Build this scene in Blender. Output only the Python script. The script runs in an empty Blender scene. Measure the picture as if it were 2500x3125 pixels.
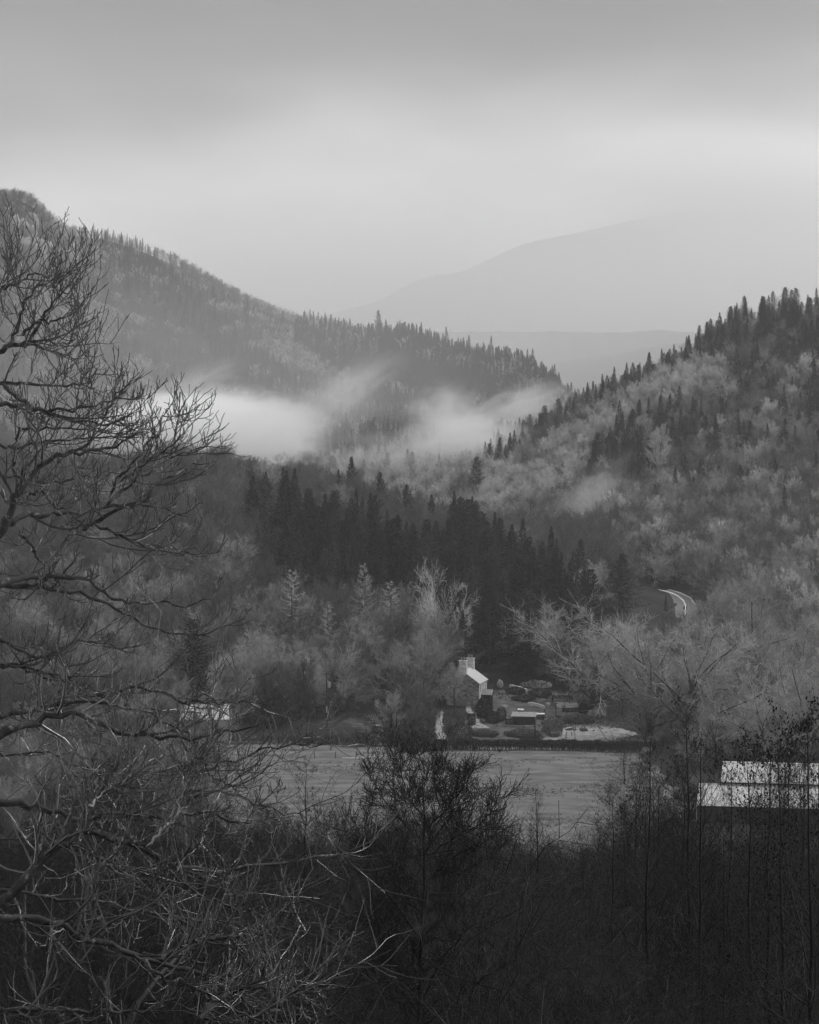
import bpy, bmesh, math, random
import numpy as np
from mathutils import Vector, Matrix

# ------------------------------------------------------------------ camera, sky, sun, exposure
SC = bpy.context.scene
COL = SC.collection
CAMZ = 85.0            # the camera stands on a wooded hillside 85 m above the valley floor
F = 8300.0             # focal length in pixels of the 2500 px wide photograph
HOR = 1100.0           # pixel row of the horizon
def W(px, py, d):      # point seen at pixel (px, py) at distance d
    return Vector(((px - 1250.0) / F * d, d, CAMZ - (py - HOR) / F * d))

cam = bpy.data.cameras.new('camera')
camo = bpy.data.objects.new('camera', cam)
COL.objects.link(camo)
camo.location = (0, 0, CAMZ)
camo.rotation_euler = (math.radians(90), 0, 0)
cam.sensor_fit = 'HORIZONTAL'
cam.sensor_width = 36
cam.lens = F / 2500 * 36
cam.shift_y = -(1562.5 - HOR) / 2500
cam.clip_start = 0.5
cam.clip_end = 20000
SC.camera = camo

SUN_EL, SUN_AZ = 46.0, 62.0       # degrees; azimuth from +Y towards +X
world = bpy.data.worlds.new('World')
SC.world = world
world.use_nodes = True
nt = world.node_tree
nt.nodes.clear()
def N(tree, typ, **kw):
    n = tree.nodes.new(typ)
    for k, v in kw.items():
        if k.startswith('i_'):
            n.inputs[k[2:].replace('_', ' ')].default_value = v
        else:
            setattr(n, k, v)
    return n
def build_world():
    L = nt.links.new
    out = N(nt, 'ShaderNodeOutputWorld')
    bg = N(nt, 'ShaderNodeBackground')
    sky = N(nt, 'ShaderNodeTexSky', sky_type='NISHITA', sun_disc=False)
    sky.sun_elevation = math.radians(SUN_EL)
    sky.sun_rotation = math.radians(SUN_AZ)
    bw = N(nt, 'ShaderNodeRGBToBW')
    L(sky.outputs[0], bw.inputs[0])
    tc = N(nt, 'ShaderNodeTexCoord')
    sep = N(nt, 'ShaderNodeSeparateXYZ')
    L(tc.outputs['Generated'], sep.inputs[0])
    # cloud layers: soft noise, stretched along the horizon
    mp = N(nt, 'ShaderNodeMapping')
    mp.inputs['Scale'].default_value = (3.2, 3.2, 11.0)
    L(tc.outputs['Generated'], mp.inputs['Vector'])
    no = N(nt, 'ShaderNodeTexNoise')
    no.inputs['Scale'].default_value = 1.5
    no.inputs['Detail'].default_value = 4.0
    no.inputs['Roughness'].default_value = 0.45
    L(mp.outputs[0], no.inputs['Vector'])
    # elevation, wobbled by the noise and lower towards the left
    m1 = N(nt, 'ShaderNodeMath', operation='MULTIPLY_ADD')
    L(no.outputs[0], m1.inputs[0]); m1.inputs[1].default_value = 0.10; m1.inputs[2].default_value = -0.05
    m2 = N(nt, 'ShaderNodeMath', operation='ADD')
    L(sep.outputs['Z'], m2.inputs[0]); L(m1.outputs[0], m2.inputs[1])
    m3 = N(nt, 'ShaderNodeMath', operation='MULTIPLY_ADD')
    L(sep.outputs['X'], m3.inputs[0]); m3.inputs[1].default_value = -0.05; L(m2.outputs[0], m3.inputs[2])
    cr = N(nt, 'ShaderNodeValToRGB')
    cr.color_ramp.interpolation = 'B_SPLINE'
    els = cr.color_ramp.elements
    stops = SKY_STOPS
    els[0].position = stops[0][0]; els[0].color = (stops[0][1],) * 3 + (1,)
    els[1].position = stops[-1][0]; els[1].color = (stops[-1][1],) * 3 + (1,)
    for p, v in stops[1:-1]:
        e = els.new(p); e.color = (v, v, v, 1)
    L(m3.outputs[0], cr.inputs[0])
    # overcast: a tenth of the clear sky behind cloud
    k = N(nt, 'ShaderNodeMath', operation='MULTIPLY'); k.inputs[1].default_value = 0.1
    L(bw.outputs[0], k.inputs[0])
    a = N(nt, 'ShaderNodeMath', operation='MULTIPLY_ADD')
    L(cr.outputs[0], a.inputs[0]); a.inputs[1].default_value = 10.0; L(k.outputs[0], a.inputs[2])
    L(a.outputs[0], bg.inputs['Color'])
    bg.inputs['Strength'].default_value = 0.1
    L(bg.outputs[0], out.inputs[0])
SKY_STOPS = [(0.0, 0.94), (0.028, 0.86), (0.055, 0.56), (0.085, 0.31), (0.115, 0.17), (0.155, 0.09), (0.26, 0.18), (0.5, 0.36), (1.0, 0.42)]
build_world()

sun = bpy.data.lights.new('sun', 'SUN')
sun.energy = 1.5
sun.angle = math.radians(10)
sun.color = (1, 1, 1)
suno = bpy.data.objects.new('sun', sun)
COL.objects.link(suno)
_el, _az = math.radians(SUN_EL), math.radians(SUN_AZ)
_sd = Vector((math.sin(_az) * math.cos(_el), math.cos(_az) * math.cos(_el), math.sin(_el)))
suno.rotation_euler = (-_sd).to_track_quat('-Z', 'Y').to_euler()
suno.location = (0, 0, 2000)

vs = SC.view_settings
vs.view_transform = 'Standard'
vs.look = 'None'
vs.exposure = 0.5
vs.gamma = 1.0
vs.use_curve_mapping = False
cy = SC.cycles
cy.max_bounces = 12
cy.diffuse_bounces = 2
cy.glossy_bounces = 2
cy.transmission_bounces = 3
cy.volume_bounces = 12
cy.transparent_max_bounces = 8
cy.use_denoising = True
cy.denoiser = 'OPENIMAGEDENOISE'
cy.denoising_input_passes = 'RGB_ALBEDO_NORMAL'
cy.use_adaptive_sampling = False
cy.volume_step_rate = 1.0
cy.volume_max_steps = 128
cy.caustics_reflective = False
cy.caustics_refractive = False

# ------------------------------------------------------------------ helpers
rng = np.random.default_rng(11)
random.seed(5)

def tag(o, label=None, cat=None, group=None, kind=None):
    if label: o['label'] = label
    if cat: o['category'] = cat
    if group: o['group'] = group
    if kind: o['kind'] = kind
    return o

def link(name, me, mat=None, parent=None, loc=None):
    o = bpy.data.objects.new(name, me)
    COL.objects.link(o)
    if mat is not None and me is not None and not me.materials:
        for m in (mat if isinstance(mat, (list, tuple)) else [mat]):
            me.materials.append(m)
    if parent is not None: o.parent = parent
    if loc is not None: o.location = loc
    return o

def empty(name, loc=(0, 0, 0), rz=0.0):
    o = bpy.data.objects.new(name, None)
    COL.objects.link(o)
    o.location = loc
    o.rotation_euler = (0, 0, rz)
    o.empty_display_size = 0.2
    return o

def mesh_np(name, V, Q, smooth=True, mats=None):
    """V (n,3); Q list of (m,k) index arrays (quads or triangles)"""
    me = bpy.data.meshes.new(name)
    V = np.asarray(V, dtype=np.float32)
    me.vertices.add(len(V))
    me.vertices.foreach_set('co', V.ravel())
    if not isinstance(Q, list): Q = [Q]
    Q = [q for q in Q if len(q)]
    nl = sum(q.size for q in Q); npoly = sum(len(q) for q in Q)
    me.loops.add(nl); me.polygons.add(npoly)
    me.loops.foreach_set('vertex_index', np.concatenate([q.ravel() for q in Q]).astype(np.int32))
    tot = np.concatenate([np.full(len(q), q.shape[1]) for q in Q]).astype(np.int32)
    st = np.concatenate([[0], np.cumsum(tot)[:-1]]).astype(np.int32)
    me.polygons.foreach_set('loop_start', st)
    me.polygons.foreach_set('loop_total', tot)
    if smooth: me.polygons.foreach_set('use_smooth', np.ones(npoly, dtype=bool))
    me.update(calc_edges=True)
    return me

def norm(v):
    return v / np.maximum(np.linalg.norm(v, axis=-1, keepdims=True), 1e-9)

def tubes(P, R, S=3):
    """polylines P (N,K,3) with radii R (N,K) -> verts, quads"""
    Nn, K, _ = P.shape
    T = np.empty_like(P)
    T[:, 1:-1] = P[:, 2:] - P[:, :-2] if K > 2 else T[:, 1:-1]
    T[:, 0] = P[:, 1] - P[:, 0]; T[:, -1] = P[:, -1] - P[:, -2]
    T = norm(T)
    ref = np.where(np.abs(T[:, :1, 2:3]) > 0.8, np.array([1.0, 0, 0]), np.array([0, 0, 1.0]))
    ref = np.broadcast_to(ref, P.shape)
    A = norm(np.cross(T, ref)); B = np.cross(T, A)
    an = np.arange(S) * 2 * math.pi / S
    ring = (A[:, :, None, :] * np.cos(an)[None, None, :, None] + B[:, :, None, :] * np.sin(an)[None, None, :, None])
    V = P[:, :, None, :] + ring * R[:, :, None, None]
    idx = np.arange(Nn * K * S).reshape(Nn, K, S)
    a = idx[:, :-1, :]; b = np.roll(idx, -1, axis=2)[:, :-1, :]
    c = np.roll(idx, -1, axis=2)[:, 1:, :]; d = idx[:, 1:, :]
    Q = np.stack([a, b, c, d], axis=-1).reshape(-1, 4)
    return V.reshape(-1, 3), Q

class Acc:
    """collects vertices and faces for one mesh"""
    def __init__(s): s.V = []; s.Q = []; s.n = 0
    def add(s, V, *Qs):
        for Q in Qs: s.Q.append(np.asarray(Q) + s.n)
        s.V.append(np.asarray(V, dtype=float)); s.n += len(V)
        return s
    def tub(s, P, R, S=3):
        if len(P): s.add(*tubes(P, R, S))
        return s
    def quads(s, C, U, Vv):
        """N quads with centre C, half axes U, Vv (pointed ends)"""
        n = len(C)
        V = np.stack([C - U, C - Vv, C + U, C + Vv], axis=1).reshape(-1, 3)
        s.add(V, np.arange(n * 4).reshape(n, 4)); return s
    def mesh(s, name, smooth=True):
        return mesh_np(name, np.concatenate(s.V), s.Q, smooth)

def grow(P, R, per, t0, t1, ang, asd, length, K, up=0.2, wig=0.15, rr=0.6, rmin=0.004, taper=0.4, tpow=1.0, r=rng):
    """children on every parent polyline"""
    Np, Kp, _ = P.shape
    n = Np * per
    pi = np.repeat(np.arange(Np), per)
    t = t0 + (t1 - t0) * ((np.tile(np.arange(per), Np) + r.random(n)) / per) ** tpow
    f = t * (Kp - 1); k = np.minimum(f.astype(int), Kp - 2); w = (f - k)[:, None]
    p0 = P[pi, k] * (1 - w) + P[pi, k + 1] * w
    T = norm(P[pi, k + 1] - P[pi, k])
    r0 = R[pi, k] * (1 - w[:, 0]) + R[pi, k + 1] * w[:, 0]
    plen = np.linalg.norm(np.diff(P, axis=1), axis=2).sum(1)[pi]
    az = np.tile(np.arange(per), Np) * 2.39996 + r.random(Np)[pi] * 6.283 + r.normal(0, 0.5, n)
    ref = np.where(np.abs(T[:, 2:3]) > 0.9, np.array([1.0, 0, 0]), np.array([0, 0, 1.0]))
    A = norm(np.cross(T, ref)); B = np.cross(T, A)
    a = (ang(t) if callable(ang) else ang) + r.normal(0, asd, n)
    D = T * np.cos(a)[:, None] + (A * np.cos(az)[:, None] + B * np.sin(az)[:, None]) * np.sin(a)[:, None]
    L = (length(t, plen) if callable(length) else plen * length) * (1 + r.normal(0, 0.22, n)).clip(0.45, 1.6)
    out = np.empty((n, K, 3)); out[:, 0] = p0
    d = D
    for j in range(1, K):
        d = norm(d + np.array([0, 0, up]) / (K - 1) + r.normal(0, wig, (n, 3)))
        out[:, j] = out[:, j - 1] + d * (L / (K - 1))[:, None]
    rs = np.maximum(np.minimum(r0 * rr, r0 * 0.95), rmin)
    RR = rs[:, None] * np.linspace(1, taper, K)[None, :]
    return out, np.maximum(RR, rmin * 0.7)

# ------------------------------------------------------------------ materials (all greys: a black and white winter scene)
def mat(name, base, var=0.25, scale=1.0, rough=0.6, spec=0.4, rnd=0.0, coords='Object', bump=0.0, detail=4.0, stretch=(1, 1, 1)):
    m = bpy.data.materials.new(name)
    m.use_nodes = True
    t = m.node_tree; L = t.links.new
    b = t.nodes['Principled BSDF']
    b.inputs['Roughness'].default_value = rough
    b.inputs['Specular IOR Level'].default_value = spec
    tc = N(t, 'ShaderNodeTexCoord')
    mp = N(t, 'ShaderNodeMapping'); mp.inputs['Scale'].default_value = stretch
    L(tc.outputs[coords], mp.inputs[0])
    no = N(t, 'ShaderNodeTexNoise')
    no.inputs['Scale'].default_value = scale; no.inputs['Detail'].default_value = detail
    L(mp.outputs[0], no.inputs['Vector'])
    mr = N(t, 'ShaderNodeMapRange')
    mr.inputs['From Min'].default_value = 0.3; mr.inputs['From Max'].default_value = 0.7
    mr.inputs['To Min'].default_value = base * (1 - var); mr.inputs['To Max'].default_value = base * (1 + var)
    L(no.outputs[0], mr.inputs['Value'])
    src = mr.outputs[0]
    if rnd:
        oi = N(t, 'ShaderNodeObjectInfo')
        r2 = N(t, 'ShaderNodeMapRange')
        r2.inputs['To Min'].default_value = 1 - rnd; r2.inputs['To Max'].default_value = 1 + rnd
        L(oi.outputs['Random'], r2.inputs['Value'])
        mu = N(t, 'ShaderNodeMath', operation='MULTIPLY')
        L(src, mu.inputs[0]); L(r2.outputs[0], mu.inputs[1]); src = mu.outputs[0]
    L(src, b.inputs['Base Color'])
    if bump:
        bp = N(t, 'ShaderNodeBump'); bp.inputs['Strength'].default_value = bump
        L(no.outputs[0], bp.inputs['Height']); L(bp.outputs[0], b.inputs['Normal'])
    return m

M = {}
M['bark_dark'] = mat('bark_dark', 0.020, 0.5, 9.0, 0.55, 0.25, bump=0.4)
M['bark'] = mat('bark', 0.05, 0.4, 2.0, 0.5, 0.4, rnd=0.3)
M['twig'] = mat('twig', 0.105, 0.3, 0.6, 0.5, 0.4, rnd=0.45)
M['twig_pale'] = mat('twig_pale', 0.54, 0.3, 0.5, 0.5, 0.4, rnd=0.35)
M['twig_brush'] = mat('twig_brush', 0.016, 0.4, 0.8, 0.6, 0.15, rnd=0.4)
M['needles'] = mat('needles', 0.021, 0.5, 0.5, 0.7, 0.10, rnd=0.6)
M['twig_bush'] = mat('bush_twig', 0.010, 0.6, 6.0, 0.6, 0.15)
M['twig_mid'] = mat('twig_mid', 0.31, 0.3, 0.5, 0.5, 0.4, rnd=0.4)
M['bark_oak'] = mat('oak_bark', 0.022, 0.4, 2.0, 0.6, 0.2)
M['needles_pale'] = mat('needles_pale', 0.036, 0.4, 0.5, 0.6, 0.25, rnd=0.4)
M['woodfloor'] = mat('woodland_floor', 0.034, 0.5, 0.05, 0.9, 0.03, detail=8)
M['moor'] = mat('moorland', 0.16, 0.35, 0.004, 0.9, 0.1, detail=8)
M['grass'] = mat('pasture', 0.140, 0.45, 0.22, 0.85, 0.1, detail=12, bump=0.3, stretch=(0.6, 1.3, 1))
M['rock'] = mat('rock', 0.25, 0.4, 0.15, 0.8, 0.2, bump=0.5)

# ------------------------------------------------------------------ terrain
def z_at(y, d): return CAMZ - (y - HOR) / F * d
CT = []                       # control points (px, distance, ground height)
for px in (-800, 500, 1250, 1900, 2300, 3300):
    for d, z in ((2, 83.4), (5, 82.4), (9, 81), (16, 78.5), (30, 74.5), (60, 68.8), (100, 63), (130, 58.5), (155, 52), (185, 43), (220, 32), (260, 20), (320, 7.5), (370, 1.5), (430, 0), (500, 0)):
        CT.append((px, d, z - (6.0 * math.exp(-((math.log(d) - 4.5) / 0.5) ** 2) if px > 2000 else 0)))
for px, d, z in (
    (-800, 600, 8), (0, 570, 2), (600, 570, 0), (1000, 570, 0), (1400, 570, 0), (1900, 570, 0), (2500, 570, 0), (3300, 570, 2),
    (-800, 700, 30), (0, 650, 10), (300, 640, 6), (600, 630, 1.5), (900, 640, 2), (1148, 640, 1.2), (1455, 650, 2.2), (1750, 660, 1), (2000, 640, 0.5), (2500, 640, 1), (3300, 680, 8),
    (600, 750, 19), (1000, 740, 14), (1300, 720, 9), (1500, 720, 7), (1800, 710, 4.5), (2200, 750, 4), (2600, 750, 6), (3300, 800, 20),
    (-800, 900, 60), (0, 900, 41), (560, 900, 40), (900, 930, 34), (1060, 930, 30), (1250, 900, 23.5), (1450, 860, 19), (1650, 820, 15), (1800, 790, 11), (1900, 800, 12.5),
    (2015, 900, 9.5), (2060, 880, 9), (2092, 840, 7), (2250, 900, 10), (2500, 850, 9), (2500, 950, 14), (3300, 950, 60),
    (-800, 1150, 60), (0, 1150, 30), (500, 1120, 24), (900, 1150, 17), (1250, 1150, 14), (1500, 1050, 10), (1700, 1050, 16), (1650, 1100, 18.5), (1850, 1050, 21),
    (2200, 1100, 24), (2500, 1100, 32), (1800, 1200, 26), (2250, 1280, 50), (2500, 1280, 60), (2000, 1250, 40), (3300, 1250, 120),
    (1400, 1250, 15), (1100, 1300, 18), (700, 1330, 18), (0, 1350, 40), (-800, 1400, 90),
    (1510, 1350, 27), (1700, 1380, 45), (1850, 1380, 61), (2000, 1380, 71), (2100, 1400, 79), (2170, 1400, 88), (2300, 1410, 97), (2400, 1420, 101), (2500, 1420, 103), (2900, 1430, 135), (3300, 1430, 160),
    (1500, 1600, 14), (2000, 1650, 40), (2500, 1700, 85), (3300, 1700, 120), (1800, 1600, 25),
    (600, 1500, 36), (300, 1560, 55), (1170, 1420, 36), (1200, 1520, 40), (1500, 1560, 30), (0, 1550, 70), (-800, 1600, 150),
    (-800, 1950, 260), (-60, 1950, 203), (0, 1950, 202), (50, 1950, 202), (95, 1950, 199), (130, 1950, 190), (160, 1950, 181), (195, 1950, 174), (250, 1950, 171), (330, 1950, 167), (560, 1950, 150), (700, 1950, 131), (850, 1950, 113), (1000, 1950, 104), (1240, 1950, 96), (1400, 1950, 82), (1600, 1930, 77), (1700, 1880, 58), (1790, 1880, 40), (2000, 1900, 25),
    (600, 1720, 92), (1100, 1720, 66), (100, 1750, 130), (1500, 1720, 48),
    (0, 2400, 110), (800, 2400, 60), (1500, 2400, 30), (2400, 2300, 40), (-800, 2600, 150), (3300, 2300, 70),
    (-800, 3600, 20), (600, 3600, 20), (1800, 3600, 20), (3300, 3600, 20), (-800, 8000, 0), (1250, 8000, 0), (3300, 8000, 0)):
    CT.append((px, d, z))
CT = np.array(CT, dtype=float)
_cu = (CT[:, 0] - 1250) / F * 6.0
_cv = np.log(CT[:, 1])
_cp = np.stack([_cu, _cv], 1)
def _phi(r2): return r2 * np.log(np.maximum(r2, 1e-12)) * 0.5
_r2 = ((_cp[:, None] - _cp[None]) ** 2).sum(-1)
_n = len(CT)
_A = np.zeros((_n + 3, _n + 3))
_A[:_n, :_n] = _phi(_r2) + np.eye(_n) * 0.0003
_A[:_n, _n] = 1; _A[:_n, _n + 1:] = _cp
_A[_n:, :_n] = _A[:_n, _n:].T
_b = np.zeros(_n + 3); _b[:_n] = CT[:, 2]
_w = np.linalg.solve(_A, _b)
def ground(X, Y):
    X = np.asarray(X, float).ravel(); Y = np.asarray(Y, float).ravel()
    q = np.stack([X / Y * 6.0, np.log(Y)], 1)
    out = np.empty(len(q))
    for i in range(0, len(q), 8000):
        s = q[i:i + 8000]
        r2 = ((s[:, None] - _cp[None]) ** 2).sum(-1)
        out[i:i + 8000] = _phi(r2) @ _w[:_n] + _w[_n] + s @ _w[_n + 1:]
    out += 1.8 * np.clip((Y - 900) / 900, 0, 1) * (np.sin(X * 0.045 + 1.3 * np.sin(Y * 0.021)) + np.sin(Y * 0.04 + X * 0.017))
    flat = np.clip((Y - 400) / 60, 0, 1) * np.clip((640 - Y) / 40, 0, 1)
    return out * (1 - flat) + np.clip(out, -0.1, 2.5) * flat
def g1(x, y): return float(ground([x], [y])[0])
def on_ground(px, d):
    x = (px - 1250) / F * d
    return Vector((x, d, g1(x, d)))

def sheet(name, XY, mat_, lift=0.0, kind='structure'):
    """grid XY (a,b,2) draped on the terrain"""
    a, b, _ = XY.shape
    X, Y = XY[..., 0].ravel(), XY[..., 1].ravel()
    V = np.stack([X, Y, ground(X, Y) + lift], 1)
    idx = np.arange(a * b).reshape(a, b)
    Q = np.stack([idx[:-1, :-1], idx[:-1, 1:], idx[1:, 1:], idx[1:, :-1]], -1).reshape(-1, 4)
    o = link(name, mesh_np(name, V, Q), mat_)
    tag(o, kind=kind)
    return o

uu = np.linspace(-0.29, 0.29, 141)
dd = np.exp(np.linspace(math.log(1.5), math.log(9300), 310))
XY = np.stack([uu[None, :] * dd[:, None], np.repeat(dd[:, None], len(uu), 1)], -1)
_c = int(np.searchsorted(dd, 330.0))
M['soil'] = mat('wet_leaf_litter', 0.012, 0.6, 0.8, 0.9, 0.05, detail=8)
sheet('ground', XY[_c - 1:], M['woodfloor'])
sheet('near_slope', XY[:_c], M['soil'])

def ridge(name, pts, d, depth, zlow, m, rough, seed):
    """a far hill: crest through pixels pts at distance d, falling towards the viewer and away"""
    r = np.random.default_rng(seed)
    px = np.linspace(pts[0][0], pts[-1][0], 220)
    py = np.interp(px, [p[0] for p in pts], [p[1] for p in pts])
    nz = sum(np.interp(np.linspace(0, 1, 220), np.linspace(0, 1, k), r.normal(0, 1, k)) * a for k, a in ((30, 1.0), (80, 0.45), (200, 0.25)))
    zc = CAMZ - (py - HOR) / F * d + nz * rough
    prof = [(-1.0, 0.0), (-0.8, 0.22), (-0.55, 0.5), (-0.3, 0.76), (-0.12, 0.93), (0, 1.0), (0.2, 0.95), (0.6, 0.6), (1.0, 0.0)]
    V = []
    for t, h in prof:
        dist = d + t * depth
        x = (px - 1250) / F * (d + t * depth * 0.25)
        z = zlow + (zc - zlow) * h + (r.normal(0, rough, 220) if 0 < h < 1 else 0)
        V.append(np.stack([x, np.full(220, dist), z], 1))
    V = np.array(V); a, b, _ = V.shape
    idx = np.arange(a * b).reshape(a, b)
    Q = np.stack([idx[:-1, :-1], idx[:-1, 1:], idx[1:, 1:], idx[1:, :-1]], -1).reshape(-1, 4)
    return tag(link(name, mesh_np(name, V.reshape(-1, 3), Q), m), kind='structure')
ridge('far_plateau', [(-400, 1040), (900, 1025), (1250, 1014), (1500, 1012), (1800, 1016), (2150, 1014), (2900, 1020)], 4300, 700, 10, M['moor'], 2.4, 3)
ridge('far_low_hill', [(-400, 1190), (1300, 1150), (1600, 1118), (1800, 1096), (1950, 1062), (2100, 1040), (2300, 1022), (2900, 1000)], 3350, 420, 5, M['moor'], 1.6, 6)
ridge('mountain', [(-400, 1000), (700, 985), (1000, 962), (1060, 945), (1150, 920), (1220, 880), (1300, 850), (1400, 832), (1500, 788), (1600, 742), (1700, 720), (1800, 702), (1900, 678), (1980, 660), (2060, 650), (2160, 644), (2300, 640), (2500, 632), (2900, 640)], 7300, 1100, 0, M['moor'], 1.5, 4)

# ------------------------------------------------------------------ haze and mist
def box_mesh(name, x0, x1, y0, y1, z0, z1):
    V = [(x, y, z) for z in (z0, z1) for y in (y0, y1) for x in (x0, x1)]
    Q = np.array([(0, 2, 3, 1), (4, 5, 7, 6), (0, 1, 5, 4), (2, 6, 7, 3), (0, 4, 6, 2), (1, 3, 7, 5)])
    return mesh_np(name, np.array(V, float), Q, smooth=False)
HAZE = 7.5e-5
def vol_mat(name, dens, col=0.98, g=0.5):
    m = bpy.data.materials.new(name); m.use_nodes = True
    t = m.node_tree; t.nodes.clear()
    o = N(t, 'ShaderNodeOutputMaterial'); v = N(t, 'ShaderNodeVolumePrincipled')
    v.inputs['Color'].default_value = (col, col, col, 1)
    v.inputs['Density'].default_value = dens
    v.inputs['Density Attribute'].default_value = ''
    v.inputs['Color Attribute'].default_value = ''
    v.inputs['Temperature Attribute'].default_value = ''
    v.inputs['Anisotropy'].default_value = g
    t.links.new(v.outputs[0], o.inputs['Volume'])
    return m, t, v
hz, _, _ = vol_mat('haze_air', HAZE, 0.995, 0.25)
tag(link('haze', box_mesh('haze', -2900, 2900, -250, 9600, -30.2, 700), hz), kind='stuff')

def mist(name, c, size, dens, seed, nscale=2.2, cut=0.55, g=0.25, soft=1.0, rot=0.0):
    m, t, v = vol_mat(name, dens, 0.99, g)
    L = t.links.new
    tc = N(t, 'ShaderNodeTexCoord')
    ln = N(t, 'ShaderNodeVectorMath', operation='LENGTH'); L(tc.outputs['Object'], ln.inputs[0])
    sub = N(t, 'ShaderNodeMath', operation='SUBTRACT', use_clamp=True); sub.inputs[0].default_value = 1.0; L(ln.outputs['Value'], sub.inputs[1])
    no = N(t, 'ShaderNodeTexNoise'); no.inputs['Scale'].default_value = nscale; no.inputs['Detail'].default_value = 6.0
    no.inputs['Roughness'].default_value = 0.6; no.inputs['Distortion'].default_value = 0.5
    mp = N(t, 'ShaderNodeMapping'); mp.inputs['Location'].default_value = (seed * 3.7, seed * 1.9, 0)
    L(tc.outputs['Object'], mp.inputs[0]); L(mp.outputs[0], no.inputs['Vector'])
    # wisps: the edge is eaten away by the noise, the heart stays dense
    n2 = N(t, 'ShaderNodeMapRange'); n2.inputs['From Min'].default_value = 0.28; n2.inputs['From Max'].default_value = 0.72
    n2.inputs['To Min'].default_value = -cut; n2.inputs['To Max'].default_value = cut
    L(no.outputs[0], n2.inputs['Value'])
    a = N(t, 'ShaderNodeMath', operation='MULTIPLY_ADD', use_clamp=True); L(sub.outputs[0], a.inputs[0]); a.inputs[1].default_value = soft; L(n2.outputs[0], a.inputs[2])
    e = N(t, 'ShaderNodeMath', operation='MULTIPLY', use_clamp=True); L(a.outputs[0], e.inputs[0]); L(sub.outputs[0], e.inputs[1])
    f = N(t, 'ShaderNodeMath', operation='MULTIPLY'); L(e.outputs[0], f.inputs[0]); f.inputs[1].default_value = dens
    L(f.outputs[0], v.inputs['Density'])
    bm = bmesh.new(); bmesh.ops.create_icosphere(bm, subdivisions=3, radius=1.0)
    me = bpy.data.meshes.new(name); bm.to_mesh(me); bm.free()
    o = link(name, me, m); o.location = c; o.scale = size; o.rotation_euler.y = math.radians(rot)
    tag(o, kind='stuff')
    return o
def mist_px(px, py, d, wpx, hpx, depth, dens, seed, **kw):
    return mist('mist_bank', W(px, py, d), (wpx / F * d, depth, hpx / F * d), dens, seed, **kw)
mist_px(650, 1325, 1270, 400, 165, 120, 0.17, 1, soft=1.5, cut=0.9, nscale=3.3)
mist_px(525, 1315, 1235, 260, 130, 70, 0.28, 7, soft=1.9, cut=0.55)
mist_px(930, 1275, 1340, 330, 140, 70, 0.012, 2, nscale=2.6, cut=1.0, rot=-14, soft=1.3)
mist_px(1060, 1190, 1420, 240, 90, 60, 0.02, 12, nscale=2.6, cut=1.0, rot=-30, soft=1.3)
mist_px(560, 1190, 1400, 240, 70, 60, 0.02, 13, nscale=3.0, cut=0.9, rot=-25, soft=1.3)
mist_px(1430, 1370, 1400, 250, 150, 70, 0.12, 3, soft=1.3, cut=0.7, nscale=2.6)
mist_px(1360, 1270, 1460, 150, 130, 60, 0.04, 14, soft=1.2, cut=0.9, nscale=3.0)
mist_px(1590, 1240, 1540, 200, 80, 70, 0.05, 5, rot=-20, cut=0.9)
mist_px(1790, 1530, 1030, 250, 95, 35, 0.018, 4, nscale=2.2, rot=-46, cut=0.9, soft=1.4)
mist_px(1700, 1620, 1010, 120, 60, 30, 0.05, 15, nscale=2.2, rot=-10, cut=0.6, soft=1.4)
mist_px(1180, 1400, 1330, 420, 110, 60, 0.018, 6, cut=0.8)
# thin veils: over the valley in front of the far left hill, and filling the country beyond it
mist('thin_mist', (-110, 1480, 40), (330, 260, 190), 0.0024, 8, nscale=1.5, cut=0.2, soft=2.0)
mist('thin_mist', (200, 3000, 100), (1900, 800, 260), 0.0014, 9, nscale=1.2, cut=0.15, soft=2.0)
mist('thin_mist', (600, 5700, 215), (2300, 650, 320), 0.0034, 10, nscale=1.2, cut=0.15, soft=2.0)

mist('thin_mist', (960, 6500, 470), (760, 420, 215), 0.009, 21, nscale=1.4, cut=0.2, soft=1.8)
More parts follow.
